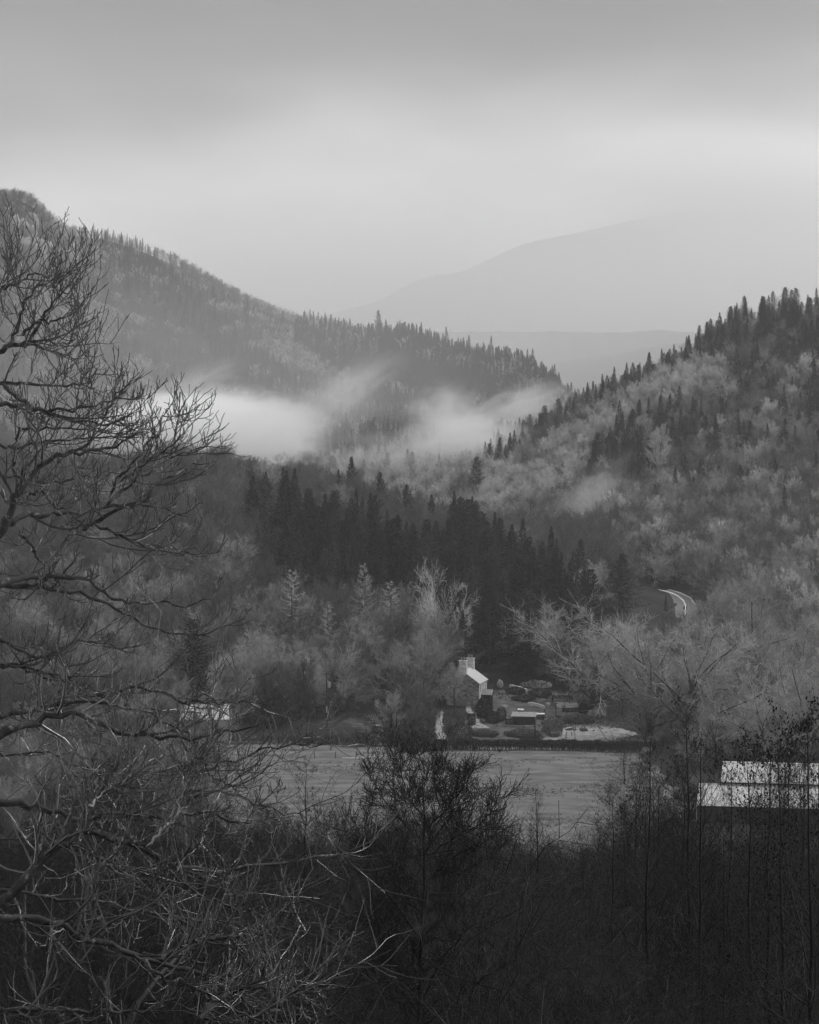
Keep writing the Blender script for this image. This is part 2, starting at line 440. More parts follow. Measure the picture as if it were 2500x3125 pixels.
# ------------------------------------------------------------------ tree prototypes
def bare_proto(seed, H=14.0, spread=0.42, trunk_top=0.75, base=0.18, n1=13, n2=8, n3=7, n4=4, upright=0.25, rtw=0.012, tl=0.42, girth=1.0):
    """bare winter tree -> (trunk mesh, crown mesh)"""
    r = np.random.default_rng(seed)
    K = 7
    z = np.linspace(0, H * trunk_top, K)
    tp = np.stack([np.cumsum(r.normal(0, 0.018 * H / 2, K)), np.cumsum(r.normal(0, 0.018 * H / 2, K)), z], 1)[None]
    tp[0, :, :2] -= tp[0, 0, :2]
    tr = (H * 0.017 * girth) * np.linspace(1.25, 0.3, K)[None]
    tr[0, 0] *= 1.35
    tk = Acc().tub(tp, tr, 7)
    def l1(t, pl): return H * spread * (0.35 + 0.9 * np.sin(math.pi * (0.15 + 0.75 * (t - base) / (1 - base))) ** 0.9)
    a, ar = grow(tp, tr, n1, base, 1.0, lambda t: 1.15 - 0.65 * t, 0.2, l1, 6, upright, 0.14, 0.5, 0.02, 0.3, r=r)
    tk.tub(a, ar, 4)
    b, br = grow(a, ar, n2, 0.22, 1.0, 0.7, 0.22, lambda t, pl: pl * tl * (1.15 - 0.5 * t), 4, upright * 0.8, 0.16, 0.55, rtw * 1.3, 0.4, r=r)
    cr = Acc().tub(b, br, 3)
    c, c_r = grow(b, br, n3, 0.15, 1.0, 0.65, 0.25, lambda t, pl: pl * 0.5 * (1.1 - 0.4 * t), 3, upright * 0.7, 0.18, 0.6, rtw, 0.6, r=r)
    cr.tub(c, c_r, 3)
    if n4:
        d, d_r = grow(c, c_r, n4, 0.1, 1.0, 0.6, 0.25, lambda t, pl: pl * 0.55, 2, 0.1, 0.2, 0.7, rtw * 0.8, 0.7, r=r)
        cr.tub(d, d_r, 3)
    return tk.mesh('bare_trunk'), cr.mesh('bare_crown')

def conifer_proto(seed, H=18.0, Rm=3.4, nb=170, ns=13, base=0.06, droop=0.35, power=0.75, spray=0.55, width=0.13, stub=False):
    r = np.random.default_rng(seed)
    K = 6
    z = np.linspace(0, H, K)
    tp = np.stack([np.cumsum(r.normal(0, 0.03, K)), np.cumsum(r.normal(0, 0.03, K)), z], 1)[None]
    tr = (H * 0.013) * np.linspace(1.2, 0.06, K)[None]
    tk = Acc().tub(tp, tr, 6)
    lump = lambda h, az: 1 + 0.18 * np.sin(h * 21 + seed) * np.sin(2 * az + seed * 1.7) + 0.1 * np.sin(3 * az + h * 9)
    h = base + (1 - base) * (np.arange(nb) + r.random(nb)) / nb
    az = np.arange(nb) * 2.39996 + r.normal(0, 0.35, nb)
    L = (Rm * np.maximum(1 - h, 0.0) ** power + 0.05) * lump(h, az) * r.uniform(0.72, 1.15, nb)
    L *= np.clip((h - base) / 0.08 + 0.55, 0, 1)
    up = 0.35 * h - droop * (1 - h)
    Kb = 4
    s = np.linspace(0, 1, Kb)
    dirv = np.stack([np.cos(az), np.sin(az)], 1)
    P = np.empty((nb, Kb, 3))
    P[:, :, :2] = dirv[:, None, :] * (L[:, None] * s[None])[..., None]
    P[:, :, 2] = (h * H)[:, None] + L[:, None] * (up[:, None] * s[None] + 0.22 * s[None] ** 2)
    P[:, :, :2] += np.stack([np.interp(h * H, z, tp[0, :, 0]), np.interp(h * H, z, tp[0, :, 1])], 1)[:, None]
    R = np.maximum(L * 0.012, 0.012)[:, None] * np.linspace(1, 0.3, Kb)[None]
    cr = Acc().tub(P, R, 3)
    if not stub:
        n = nb * ns
        bi = np.repeat(np.arange(nb), ns)
        t = 0.15 + 0.9 * (np.tile(np.arange(ns), nb) + r.random(n)) / ns
        t = np.minimum(t, 1.0)
        f = t * (Kb - 1); k = np.minimum(f.astype(int), Kb - 2); w = (f - k)[:, None]
        p = P[bi, k] * (1 - w) + P[bi, k + 1] * w
        tan = norm(P[bi, k + 1] - P[bi, k])
        side = norm(np.cross(tan, np.array([0, 0, 1.0]))) * np.where(np.arange(n) % 2, 1, -1)[:, None]
        sl = spray * (0.22 + 0.66 * L[bi] / Rm + 0.2 * r.random(n)) * (1.15 - 0.6 * t)
        dv = norm(tan * r.uniform(0.4, 1.0, n)[:, None] + side * r.uniform(0.5, 1.1, n)[:, None] + np.array([0, 0, -0.30]) + r.normal(0, 0.16, (n, 3)))
        nrm = norm(np.cross(dv, r.normal(0, 1, (n, 3)) * 0.7 + np.array([0, 0, 0.6])))
        cr.quads(p + dv * (sl * 0.8)[:, None], dv * sl[:, None], nrm * (width * (0.7 + 0.6 * r.random(n)))[:, None])
    return tk.mesh('conifer_trunk'), cr.mesh('conifer_crown', smooth=False)

def larch_proto(seed, H=13.0, Rm=3.2, nb=60, ns=16):
    """leafless conifer with upturned pale branches"""
    r = np.random.default_rng(seed)
    K = 6
    z = np.linspace(0, H, K)
    tp = np.stack([np.cumsum(r.normal(0, 0.05, K)), np.cumsum(r.normal(0, 0.05, K)), z], 1)[None]
    tr = (H * 0.013) * np.linspace(1.2, 0.1, K)[None]
    tk = Acc().tub(tp, tr, 5)
    h = 0.12 + 0.86 * (np.arange(nb) + r.random(nb)) / nb
    az = np.arange(nb) * 2.39996 + r.normal(0, 0.3, nb)
    L = (Rm * (1 - h) ** 0.8 + 0.2) * r.uniform(0.7, 1.15, nb)
    Kb = 5; s = np.linspace(0, 1, Kb)
    P = np.empty((nb, Kb, 3))
    P[:, :, :2] = np.stack([np.cos(az), np.sin(az)], 1)[:, None, :] * (L[:, None] * s[None])[..., None]
    P[:, :, 2] = (h * H)[:, None] + L[:, None] * (-0.25 * s[None] + 0.55 * s[None] ** 2.2)
    R = np.maximum(L * 0.014, 0.02)[:, None] * np.linspace(1, 0.45, Kb)[None]
    cr = Acc().tub(P, R, 3)
    c, c_r = grow(P, R, ns, 0.25, 1.0, 0.9, 0.25, lambda t, pl: 0.25 + pl * 0.14, 2, 0.25, 0.15, 0.7, 0.011, 0.6, r=r)
    cr.tub(c, c_r, 3)
    return tk.mesh('larch_trunk'), cr.mesh('larch_crown')

def joined(trunk, crown, name, m1, m2):
    """one two-material mesh for the far masses"""
    bm = bmesh.new(); bm.from_mesh(trunk); n = len(bm.faces); bm.from_mesh(crown)
    for i, f in enumerate(bm.faces): f.material_index = 0 if i < n else 1
    me = bpy.data.meshes.new(name); bm.to_mesh(me); bm.free()
    me.materials.append(m1); me.materials.append(m2)
    return me

def mats2(pair, m1, m2):
    for me, m in zip(pair, (m1, m2)): me.materials.append(m)
    return pair
P_BARE = [mats2(bare_proto(100 + i, 14, sp, tt, ba, n1, 12, 8, 4, up, 0.018, 0.36), M['bark'], M['twig']) for i, (sp, tt, ba, n1, up) in enumerate(
    ((0.44, 0.7, 0.16, 14, 0.3), (0.5, 0.6, 0.2, 12, 0.25), (0.34, 0.82, 0.15, 15, 0.5), (0.33, 0.8, 0.22, 14, 0.55)))]
P_OAK = [mats2(bare_proto(170 + i, 14, 0.62, 0.5, 0.14, 15, 10, 8, 4, up, 0.019, 0.34, 1.5), M['bark_oak'], M['twig_mid']) for i, up in enumerate((0.12, 0.22, 0.05))]
P_PALE = [mats2(bare_proto(150 + i, 14, sp, tt, ba, n1, 9, 7, 3, up, 0.045), M['bark'], M['twig_pale']) for i, (sp, tt, ba, n1, up) in enumerate(
    ((0.46, 0.65, 0.16, 14, 0.3), (0.45, 0.65, 0.2, 13, 0.35)))]
P_MID = [tuple(me.copy() for me in P_BARE[i]) for i in (0, 1, 2)]
for pr in P_MID:
    pr[1].materials[0] = M['twig_mid']
P_FROST = [tuple(me.copy() for me in P_BARE[i]) for i in (0, 3)]
for pr in P_FROST:
    pr[1].materials[0] = M['twig_pale']
P_CON = [mats2(conifer_proto(200 + i, 18, rm, nb, 13, ba, dr, pw), M['bark'], M['needles']) for i, (rm, nb, ba, dr, pw) in enumerate(
    ((4.2, 180, 0.08, 0.35, 0.95), (4.9, 190, 0.05, 0.3, 0.75), (3.6, 170, 0.12, 0.4, 1.0), (4.4, 180, 0.2, 0.1, 0.5)))]
P_LARCH = [mats2(larch_proto(300 + i), M['bark'], M['twig_pale']) for i in range(2)]
# cheap ones for the far masses
F_BARE = [joined(*bare_proto(400 + i, 14, (0.42, 0.36, 0.3)[i], 0.7, 0.2, 10, 5, 5, 0, 0.4, 0.055, 0.5), 'bare_tree_mass', M['bark'], M['twig']) for i in range(3)]
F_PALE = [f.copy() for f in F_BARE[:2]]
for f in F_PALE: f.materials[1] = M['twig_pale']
F_CON = [joined(*conifer_proto(500 + i, 17, (3.6, 3.0)[i], 90, 6, 0.08, 0.35, 1.05, 0.8, 0.26), 'conifer_mass', M['bark'], M['needles']) for i in range(2)]

P_CONP = [tuple(me.copy() for me in p) for p in P_CON]
for p in P_CONP: p[1].materials[0] = M['needles_pale']
def stuff_forest(name, protos, pts, rot, scl, pick, label):
    """one object: a far wood of instanced trees"""
    pc = bpy.data.collections.new(name + '_kinds')
    for i, me in enumerate(protos):
        o = bpy.data.objects.new('k%02d_%s' % (i, name), me); pc.objects.link(o)
    me = bpy.data.meshes.new(name)
    me.vertices.add(len(pts)); me.vertices.foreach_set('co', np.asarray(pts, np.float32).ravel())
    for nm, arr, ty in (('rz', rot, 'FLOAT'), ('sc', scl, 'FLOAT'), ('pick', pick, 'INT')):
        at = me.attributes.new(nm, ty, 'POINT'); at.data.foreach_set('value', np.asarray(arr, np.int32 if ty == 'INT' else np.float32))
    me.update()
    ng = bpy.data.node_groups.new(name, 'GeometryNodeTree')
    ng.interface.new_socket('Geometry', in_out='INPUT', socket_type='NodeSocketGeometry')
    ng.interface.new_socket('Geometry', in_out='OUTPUT', socket_type='NodeSocketGeometry')
    gi = ng.nodes.new('NodeGroupInput'); go = ng.nodes.new('NodeGroupOutput')
    ip = ng.nodes.new('GeometryNodeInstanceOnPoints')
    ci = ng.nodes.new('GeometryNodeCollectionInfo')
    ci.inputs['Collection'].default_value = pc
    ci.inputs['Separate Children'].default_value = True
    ci.inputs['Reset Children'].default_value = True
    def attr(nm, ty):
        a = ng.nodes.new('GeometryNodeInputNamedAttribute'); a.data_type = ty; a.inputs['Name'].default_value = nm
        return a.outputs['Attribute']
    cx = ng.nodes.new('ShaderNodeCombineXYZ')
    L = ng.links.new
    L(attr('rz', 'FLOAT'), cx.inputs['Z'])
    L(gi.outputs[0], ip.inputs['Points']); L(ci.outputs[0], ip.inputs['Instance'])
    ip.inputs['Pick Instance'].default_value = True
    L(attr('pick', 'INT'), ip.inputs['Instance Index'])
    L(cx.outputs[0], ip.inputs['Rotation']); L(attr('sc', 'FLOAT'), ip.inputs['Scale'])
    L(ip.outputs[0], go.inputs[0])
    o = link(name, me)
    md = o.modifiers.new('trees', 'NODES'); md.node_group = ng
    return tag(o, label, None, None, 'stuff')

def tree(name, pair, loc, h, H0, rz, label, cat, group=None, sx=1.0):
    """a tree as one thing: an empty at its foot, trunk and crown under it (meshes shared)"""
    e = empty(name, loc, rz)
    s = h / H0
    e.scale = (s * sx, s * sx, s)
    link('trunk', pair[0], parent=e); link('crown', pair[1], parent=e)
    return tag(e, label, cat, group)

def inpoly(x, y, poly):
    x = np.asarray(x); y = np.asarray(y); c = np.zeros(x.shape, bool)
    n = len(poly)
    for i in range(n):
        x1, y1 = poly[i]; x2, y2 = poly[(i + 1) % n]
        cond = ((y1 > y) != (y2 > y)) & (x < (x2 - x1) * (y - y1) / (y2 - y1 + 1e-9) + x1)
        c ^= cond
    return c
def scatter(d0, d1, px0, px1, step, r):
    """jittered grid over a stretch of terrain -> X, Y, Z"""
    xs = np.arange((px0 - 1250) / F * d1, (px1 - 1250) / F * d1, step); ys = np.arange(d0, d1, step)
    X, Y = np.meshgrid(xs, ys); X = X + r.uniform(-.48, .48, X.shape) * step; Y = Y + r.uniform(-.48, .48, Y.shape) * step
    X, Y = X.ravel(), Y.ravel()
    px = X / Y * F + 1250
    k = (px > px0) & (px < px1); X, Y = X[k], Y[k]
    return X, Y, ground(X, Y)
def topix(X, Y, Z): return X / Y * F + 1250, HOR + (CAMZ - Z) / Y * F
def blotch(X, Y, s, seed):
    return (np.sin(X / s + seed) + np.sin(Y / s * 1.3 + seed * 2.1) + np.sin((X + Y) / s * 0.7 + seed * 0.7) + np.sin((X - 1.7 * Y) / s * 1.9 + seed)) / 4

# ---- the big hill at left, far (one mass)
r = np.random.default_rng(21)
X, Y, Z = scatter(1430, 2010, -250, 1830, 6.0, r)
px, py = topix(X, Y, Z)
cliff = inpoly(px, py, [(20, 690), (110, 680), (240, 780), (210, 830), (100, 810), (20, 740)]) & (r.random(len(X)) < 0.8)
k = ~cliff; X, Y, Z, px, py = X[k], Y[k], Z[k], px[k], py[k]
con = ((blotch(X, Y, 38, 1.0) + r.normal(0, .25, len(X)) > 0.32) & ((Y < 1880) | (px > 850) | (r.random(len(X)) < 0.35))) | (px > 1010 + 120 * np.sin(py / 60)) | (np.abs(py - (690 + 0.9 * (px - 280))) < 70)
big = np.clip((px - 850) / 400, 0, 1)
h = np.where(con, r.uniform(6.5, 10.5, len(X)) * (1 + 0.45 * big) * np.where((Y > 1860) & (px < 900), 0.78, 1) * np.where(r.random(len(X)) < 0.06, 1.3, 1), r.uniform(6.5, 9.5, len(X)))
pick = np.where(con, 3 + (r.random(len(X)) * 2).astype(int), (r.random(len(X)) * 3).astype(int))
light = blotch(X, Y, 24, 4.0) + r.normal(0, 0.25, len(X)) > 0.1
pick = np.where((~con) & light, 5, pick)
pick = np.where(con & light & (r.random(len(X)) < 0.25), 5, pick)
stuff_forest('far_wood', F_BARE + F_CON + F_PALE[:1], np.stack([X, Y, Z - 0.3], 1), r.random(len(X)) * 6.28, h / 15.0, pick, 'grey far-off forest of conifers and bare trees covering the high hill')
print('far wood', len(X))

# ------------------------------------------------------------------ woods of the middle distance
CON, BARE = [], []            # candidates: (X, Y, Z, height, pale/kind, zone)
PLANT = [(735, 1500), (850, 1465), (960, 1480), (1010, 1500), (1130, 1530), (1200, 1590), (1300, 1600), (1400, 1540), (1500, 1590), (1640, 1640), (1740, 1660), (1815, 1740), (1830, 1850), (1650, 1900), (1600, 1960), (1450, 1970), (1400, 1880), (1250, 1760), (1000, 1740), (840, 1690)]
GARDEN = [(1120, 2300), (1120, 2215), (1180, 2170), (1390, 2160), (1385, 2080), (1560, 2080), (1840, 2110), (1860, 2190), (1960, 2210), (1960, 2300)]
TRACK = [(1030, 2190), (1100, 2150), (1200, 2180), (1240, 2275), (900, 2290), (690, 2310), (700, 2275)]
HOUSE_L = [(540, 2300), (550, 2120), (690, 2120), (700, 2300)]
r = np.random.default_rng(31)
# the spur: plantation of dark conifers in a bare wood
X, Y, Z = scatter(600, 985, -150, 1900, 6.2, r)
bpx, bpy_ = topix(X, Y, Z)
ok = ~(inpoly(bpx, bpy_, GARDEN) | inpoly(bpx, bpy_, TRACK) | inpoly(bpx, bpy_, HOUSE_L)) & ~((bpy_ > 2215) & (bpx > 640))
h = r.uniform(9.5, 16.5, len(X))
tpx, tpy = topix(X, Y, Z + 16)
con = inpoly(tpx, tpy, PLANT)
h = np.where(con, r.uniform(12.5, 22.5, len(X)), h)
# nothing may stand up in front of the cottage, its garden or the gap in front of the track
hp = topix(X, Y, Z + h)[1]
blk = inpoly(bpx, hp, GARDEN) & (Y < 655)
keep = ok & ~blk & ~((bpx > 1810) & (Y < 812) & (hp < 1872)) & ~(con & (r.random(len(X)) < 0.22)) & ~((~con) & (r.random(len(X)) < 0.12))
for i in np.nonzero(keep)[0]:
    if con[i]: CON.append((X[i], Y[i], Z[i], h[i], 0, 'plantation'))
    else:
        pale = 1 if (r.random() < 0.13 and bpx[i] > 600 and tpy[i] > 1800) else 0
        BARE.append((X[i], Y[i], Z[i], h[i], pale, 'spur'))
# dark low wood on the valley floor at left, below the pale roofed house
X, Y, Z = scatter(470, 600, -150, 690, 6.0, r)
bpx, bpy_ = topix(X, Y, Z)
h = r.uniform(6, 11, len(X)); tp = topix(X, Y, Z + h)[1]
lim = np.where((bpx > 520) & (bpx < 715), 2205, 2130) + np.where(bpx > 600, (bpx - 600) * 1.6, 0)
k = (tp > lim) & ((bpx < 560) | (bpy_ > 2330))
for i in np.nonzero(k)[0]: BARE.append((X[i], Y[i], Z[i], h[i], 0, 'low'))
# the flat valley floor right of the cottage, towards the bend in the road
X, Y, Z = scatter(590, 1010, 1780, 2750, 9.0, r)
bpx, bpy_ = topix(X, Y, Z)
ROADGAP = [(1960, 1790), (2000, 1780), (2130, 1800), (2150, 1860), (2000, 1862)]
ok = ~inpoly(bpx, bpy_, GARDEN) & ~((bpy_ > 2225) & (bpx < 2150)) & ~((bpx < 1990) & (Y > 740))
tp = topix(X, Y, Z + 10)[1]
h = r.uniform(9, 15.5, len(X))
tpy = topix(X, Y, Z + h)[1]
ok &= ~inpoly(bpx, bpy_, ROADGAP) & ~(inpoly(bpx, tpy, ROADGAP)) & ~((np.abs(bpx - 2065) < 85) & (tpy < np.where(bpx > 2025, 1862, 1838)) & (bpy_ > 1790))
ok &= ~((bpx > 1750) & (bpx < 2050) & (Y < 812) & (tpy < 1880))
for i in np.nonzero(ok)[0]:
    BARE.append((X[i], Y[i], Z[i], h[i], 1 if r.random() < 0.22 else 0, 'valley'))
# the steep hill at right
X, Y, Z = scatter(880, 1460, 1380, 2700, 6.8, r)
bpx, bpy_ = topix(X, Y, Z)
D1 = [(1480, 1330), (1560, 1250), (1700, 1160), (1850, 1070), (2000, 1000), (2100, 950), (2180, 860), (2520, 800), (2600, 960), (2520, 1000), (2300, 1010), (2100, 1090), (1950, 1160), (1800, 1225), (1690, 1275), (1600, 1330), (1560, 1400), (1480, 1430)]
D2 = [(1790, 1430), (1820, 1320), (1900, 1250), (2010, 1170), (2080, 1170), (2070, 1260), (2000, 1400), (1970, 1450)]
PL = [(1640, 1400), (1690, 1300), (1850, 1225), (2000, 1110), (2200, 1060), (2230, 1120), (2050, 1200), (1850, 1265), (1790, 1400), (1660, 1500), (1480, 1520), (1440, 1430), (1560, 1390)]
tpx, tpy = topix(X, Y, Z + 13)
rr = r.random(len(X))
con = (inpoly(tpx, tpy, D1) & (rr < 0.72)) | (inpoly(tpx, tpy, D2) & (rr < 0.85)) | ((tpx > 1980) & (tpy < 1360) & (rr < 0.32)) | ((tpx > 2050) & (tpy < 1560) & (rr < 0.10))
pale = inpoly(tpx, tpy, PL) & (r.random(len(X)) < 0.9) | (r.random(len(X)) < 0.13) | (inpoly(tpx, tpy, [(1880, 1760), (1880, 1620), (2020, 1600), (2120, 1700), (2150, 1780)]) & (r.random(len(X)) < 0.6))
con &= ~inpoly(tpx, tpy, PL)
h = np.where(con, r.uniform(9, 20, len(X)), r.uniform(8, 14, len(X)))
FIELDGAP = [(1600, 1680), (1640, 1590), (1720, 1590), (1790, 1620), (1800, 1680)]
tpy2 = topix(X, Y, Z + h)[1]
ok = ~inpoly(bpx, bpy_, FIELDGAP) & ~(inpoly(bpx, tpy2, FIELDGAP)) & ~inpoly(bpx, bpy_, ROADGAP) & ~((np.abs(bpx - 2060) < 70) & (tpy2 < 1855) & (bpy_ > 1800)) & ~((bpx < 1850) & (Y < 1010)) & ~((bpx < 2000) & (Y < 940))
for i in np.nonzero(ok)[0]:
    if con[i]: CON.append((X[i], Y[i], Z[i], h[i], 0, 'right hill'))
    else: BARE.append((X[i], Y[i], Z[i], h[i], int(pale[i]), 'right hill'))
# valley beyond the spur, pale bare woods
X, Y, Z = scatter(1000, 1430, 500, 1600, 8.0, r)
bpx, bpy_ = topix(X, Y, Z)
ok = ~((bpx > 1480) & (Y < 1080)) & (r.random(len(X)) < 0.9) & ~inpoly(bpx, bpy_, FIELDGAP)
cz = (r.random(len(X)) < 0.45) & (Y > 1330) & (bpx > 900) & (bpx < 1350)
for i in np.nonzero(ok)[0]:
    if cz[i]: CON.append((X[i], Y[i], Z[i], r.uniform(11, 17), 0, 'misty'))
    else: BARE.append((X[i], Y[i], Z[i], r.uniform(8, 12), 1 if r.random() < 0.75 else 0, 'misty'))
print('conifers', len(CON), 'bare', len(BARE))

P_FROAK = [tuple(me.copy() for me in p) for p in P_OAK]
for p in P_FROAK: p[1].materials[0] = M['twig_pale']
# single trees that one can point at -----------------------------------------------------------
def hero(name, pair, px, d, top, H0, label, cat, sx=1.0, rz=0.0):
    p = on_ground(px, d)
    h = z_at(top, d) - p.z
    p.z -= 0.15
    return tree(name, pair, p, h, H0, rz, label, cat, None, sx)
C_, B_, PL_, LA_, MI_, OA_, FO_ = P_CON, P_BARE, P_FROST, P_LARCH, P_MID, P_OAK, P_FROAK
hero('conifer_tree', C_[1], 1900, 795, 1688, 18, 'broad dark conifer standing alone left of the bend in the road', 'conifer', 1.7)
hero('conifer_tree', C_[0], 2032, 830, 1815, 18, 'slim grey conifer just in front of the bend in the road', 'conifer', 0.8)
hero('conifer_tree', C_[0], 1072, 930, 1393, 18, 'tallest pointed conifer on the skyline of the spur', 'conifer', 1.15)
hero('conifer_tree', C_[0], 1032, 925, 1430, 18, 'pointed conifer close left of the tallest skyline conifer', 'conifer', 1.0, 1)
hero('conifer_tree', C_[2], 997, 930, 1436, 18, 'slim conifer at the left end of the skyline conifers on the spur', 'conifer', 0.8, 2)
hero('conifer_tree', C_[1], 1160, 915, 1440, 18, 'wide conifer on the skyline just right of the tallest one', 'conifer', 1.05, 3)
hero('conifer_tree', C_[2], 1112, 920, 1470, 18, 'short conifer in the dip between two taller skyline conifers', 'conifer', 0.8, 2)
hero('conifer_tree', C_[1], 1240, 890, 1478, 18, 'bushy conifer on the spur above the right part of the plantation', 'conifer', 1.0, 4)
hero('conifer_tree', C_[0], 1318, 880, 1508, 18, 'pointed conifer on the spur against the pale valley woods', 'conifer', 1.0, 5)
hero('conifer_tree', C_[2], 1390, 870, 1535, 18, 'slim conifer on the spur above the lower end of the plantation', 'conifer', 1.0, 5)
hero('conifer_tree', C_[1], 1215, 800, 1570, 18, 'big dark conifer rising out of the middle of the plantation', 'conifer', 1.1, 1)
hero('conifer_tree', C_[0], 1595, 830, 1583, 18, 'sharp topped conifer near the right end of the plantation', 'conifer', 1.0, 2)
hero('conifer_tree', C_[3], 1838, 790, 1790, 18, 'low dark conifer bush beside the lone broad conifer', 'conifer', 1.3, 2)
hero('conifer_tree', C_[3], 1455, 1250, 1395, 18, 'round headed dark pine in front of the mist at the foot of the right hill', 'pine', 1.1, 2)
hero('conifer_tree', C_[0], 1525, 1330, 1335, 18, 'dark conifer at the foot of the right hill against the mist', 'conifer', 1.2, 3)
hero('conifer_tree', C_[1], 1155, 1900, 945, 18, 'tall conifer standing up alone from the crest of the far left hill', 'conifer', 0.9, 3)
hero('conifer_tree', C_[3], 590, 640, 1890, 18, 'dark evergreen in the wood behind the pale roofed house', 'evergreen', 1.5, 3)
hero('larch_tree', LA_[0], 893, 690, 1735, 13, 'pale leafless larch standing above the other larch', 'larch', 1.25)
hero('larch_tree', LA_[1], 1003, 665, 1840, 13, 'pale leafless larch with upturned branches, lower of the two', 'larch', 1.25, 1)
hero('larch_tree', LA_[0], 1190, 690, 1770, 13, 'dark leafless larch between the larches and the cottage', 'larch', 1.2, 2)
hero('larch_tree', LA_[1], 1110, 700, 1715, 13, 'thin leafless larch against the dark foot of the plantation', 'larch', 1.0, 3)
hero('bare_tree', FO_[1], 1340, 690, 1790, 14, 'pale frosted looking bare tree behind the cottage chimneys', 'bare tree', 0.62)
hero('bare_tree', MI_[2], 1290, 628, 1985, 14, 'fine twigged bare tree in front of the cottage gable', 'bare tree', 1.15)
hero('bare_tree', B_[3], 1235, 622, 2040, 14, 'bare tree between the parked car and the cottage drive', 'bare tree', 1.3, 1)
hero('bare_tree', FO_[2], 1700, 690, 1850, 14, 'pale branched bare tree behind the garden terraces', 'bare tree', 1.1, 2)
hero('bare_tree', FO_[0], 1805, 655, 1895, 14, 'pale spreading tree right of the garden with a clear trunk', 'bare tree', 1.15, 1)
hero('bare_tree', FO_[2], 1925, 680, 1900, 14, 'pale bare tree with dark limbs below the lone conifer', 'bare tree', 1.2, 4)
hero('bare_tree', OA_[0], 2095, 610, 1895, 14, 'big spreading oak right of the garden', 'oak', 1.2, 1)
hero('bare_tree', OA_[2], 1985, 615, 1915, 14, 'dark trunked tree hung with ivy left of the big oak', 'bare tree', 0.9, 2)
hero('bare_tree', OA_[1], 2250, 690, 1845, 14, 'round headed bare tree right of the bend in the road', 'bare tree', 1.15, 3)
hero('bare_tree', OA_[0], 1985, 905, 1690, 14, 'large round headed bare tree just left of the bend in the road', 'bare tree', 1.6, 1)
hero('bare_tree', PL_[1], 1930, 950, 1628, 14, 'pale round headed tree above the lone broad conifer', 'bare tree', 1.3, 2)
hero('bare_tree', FO_[0], 2170, 950, 1620, 14, 'wide pale crowned tree on the slope above the road', 'bare tree', 1.4, 5)
hero('bare_tree', PL_[1], 2010, 1180, 1310, 14, 'pale branched tree among dark conifers on the right hill', 'bare tree', 0.8, 2)

hero('bare_tree', MI_[2], 545, 583, 2085, 14, 'bare tree in front of the left end of the pale roofed house', 'bare tree', 0.9, 1)
hero('bare_tree', MI_[0], 655, 580, 2120, 14, 'bare tree in front of the right end of the pale roofed house', 'bare tree', 0.9, 2)
hero('bare_tree', B_[2], 600, 575, 2170, 14, 'short bare tree in front of the middle of the pale roofed house', 'bare tree', 0.9, 3)
hero('bare_tree', MI_[1], 780, 640, 1990, 14, 'tall bare tree at the wood edge left of the pole with the transformer', 'bare tree', 1.0, 3)
hero('bare_tree', MI_[0], 1060, 640, 2010, 14, 'bare tree at the wood edge above the farm track', 'bare tree', 1.1, 4)
hero('bare_tree', B_[3], 930, 625, 2060, 14, 'dark bare tree at the wood edge just left of the transformer pole', 'bare tree', 1.0, 4)
hero('bare_tree', MI_[2], 1975, 600, 2120, 14, 'small bare tree at the right end of the pale grass slope', 'bare tree', 1.3, 4)
hero('bare_tree', OA_[0], 2190, 575, 2150, 14, 'bare tree behind the left end of the barn roof', 'bare tree', 1.2, 4)
hero('bare_tree', OA_[2], 2330, 570, 2120, 14, 'dark bare tree behind the middle of the barn roof', 'bare tree', 1.2, 1)
hero('bare_tree', OA_[1], 2450, 580, 2050, 14, 'bare tree behind the barn at the right edge', 'bare tree', 1.2, 2)

hero('bare_tree', MI_[2], 1388, 640, 2035, 14, 'slim bare tree standing against the stone gable of the cottage', 'bare tree', 0.9, 2)
hero('bare_tree', B_[2], 1265, 612, 2085, 14, 'many stemmed bare tree beside the drive, nearest the hedge', 'bare tree', 1.2, 5)
hero('bare_tree', MI_[2], 1195, 614, 2120, 14, 'low bare tree right of the parked car', 'bare tree', 1.3, 1)
hero('bare_tree', B_[3], 1310, 606, 2130, 14, 'thin bare tree leaning over the drive by the hedge', 'bare tree', 1.0, 3)

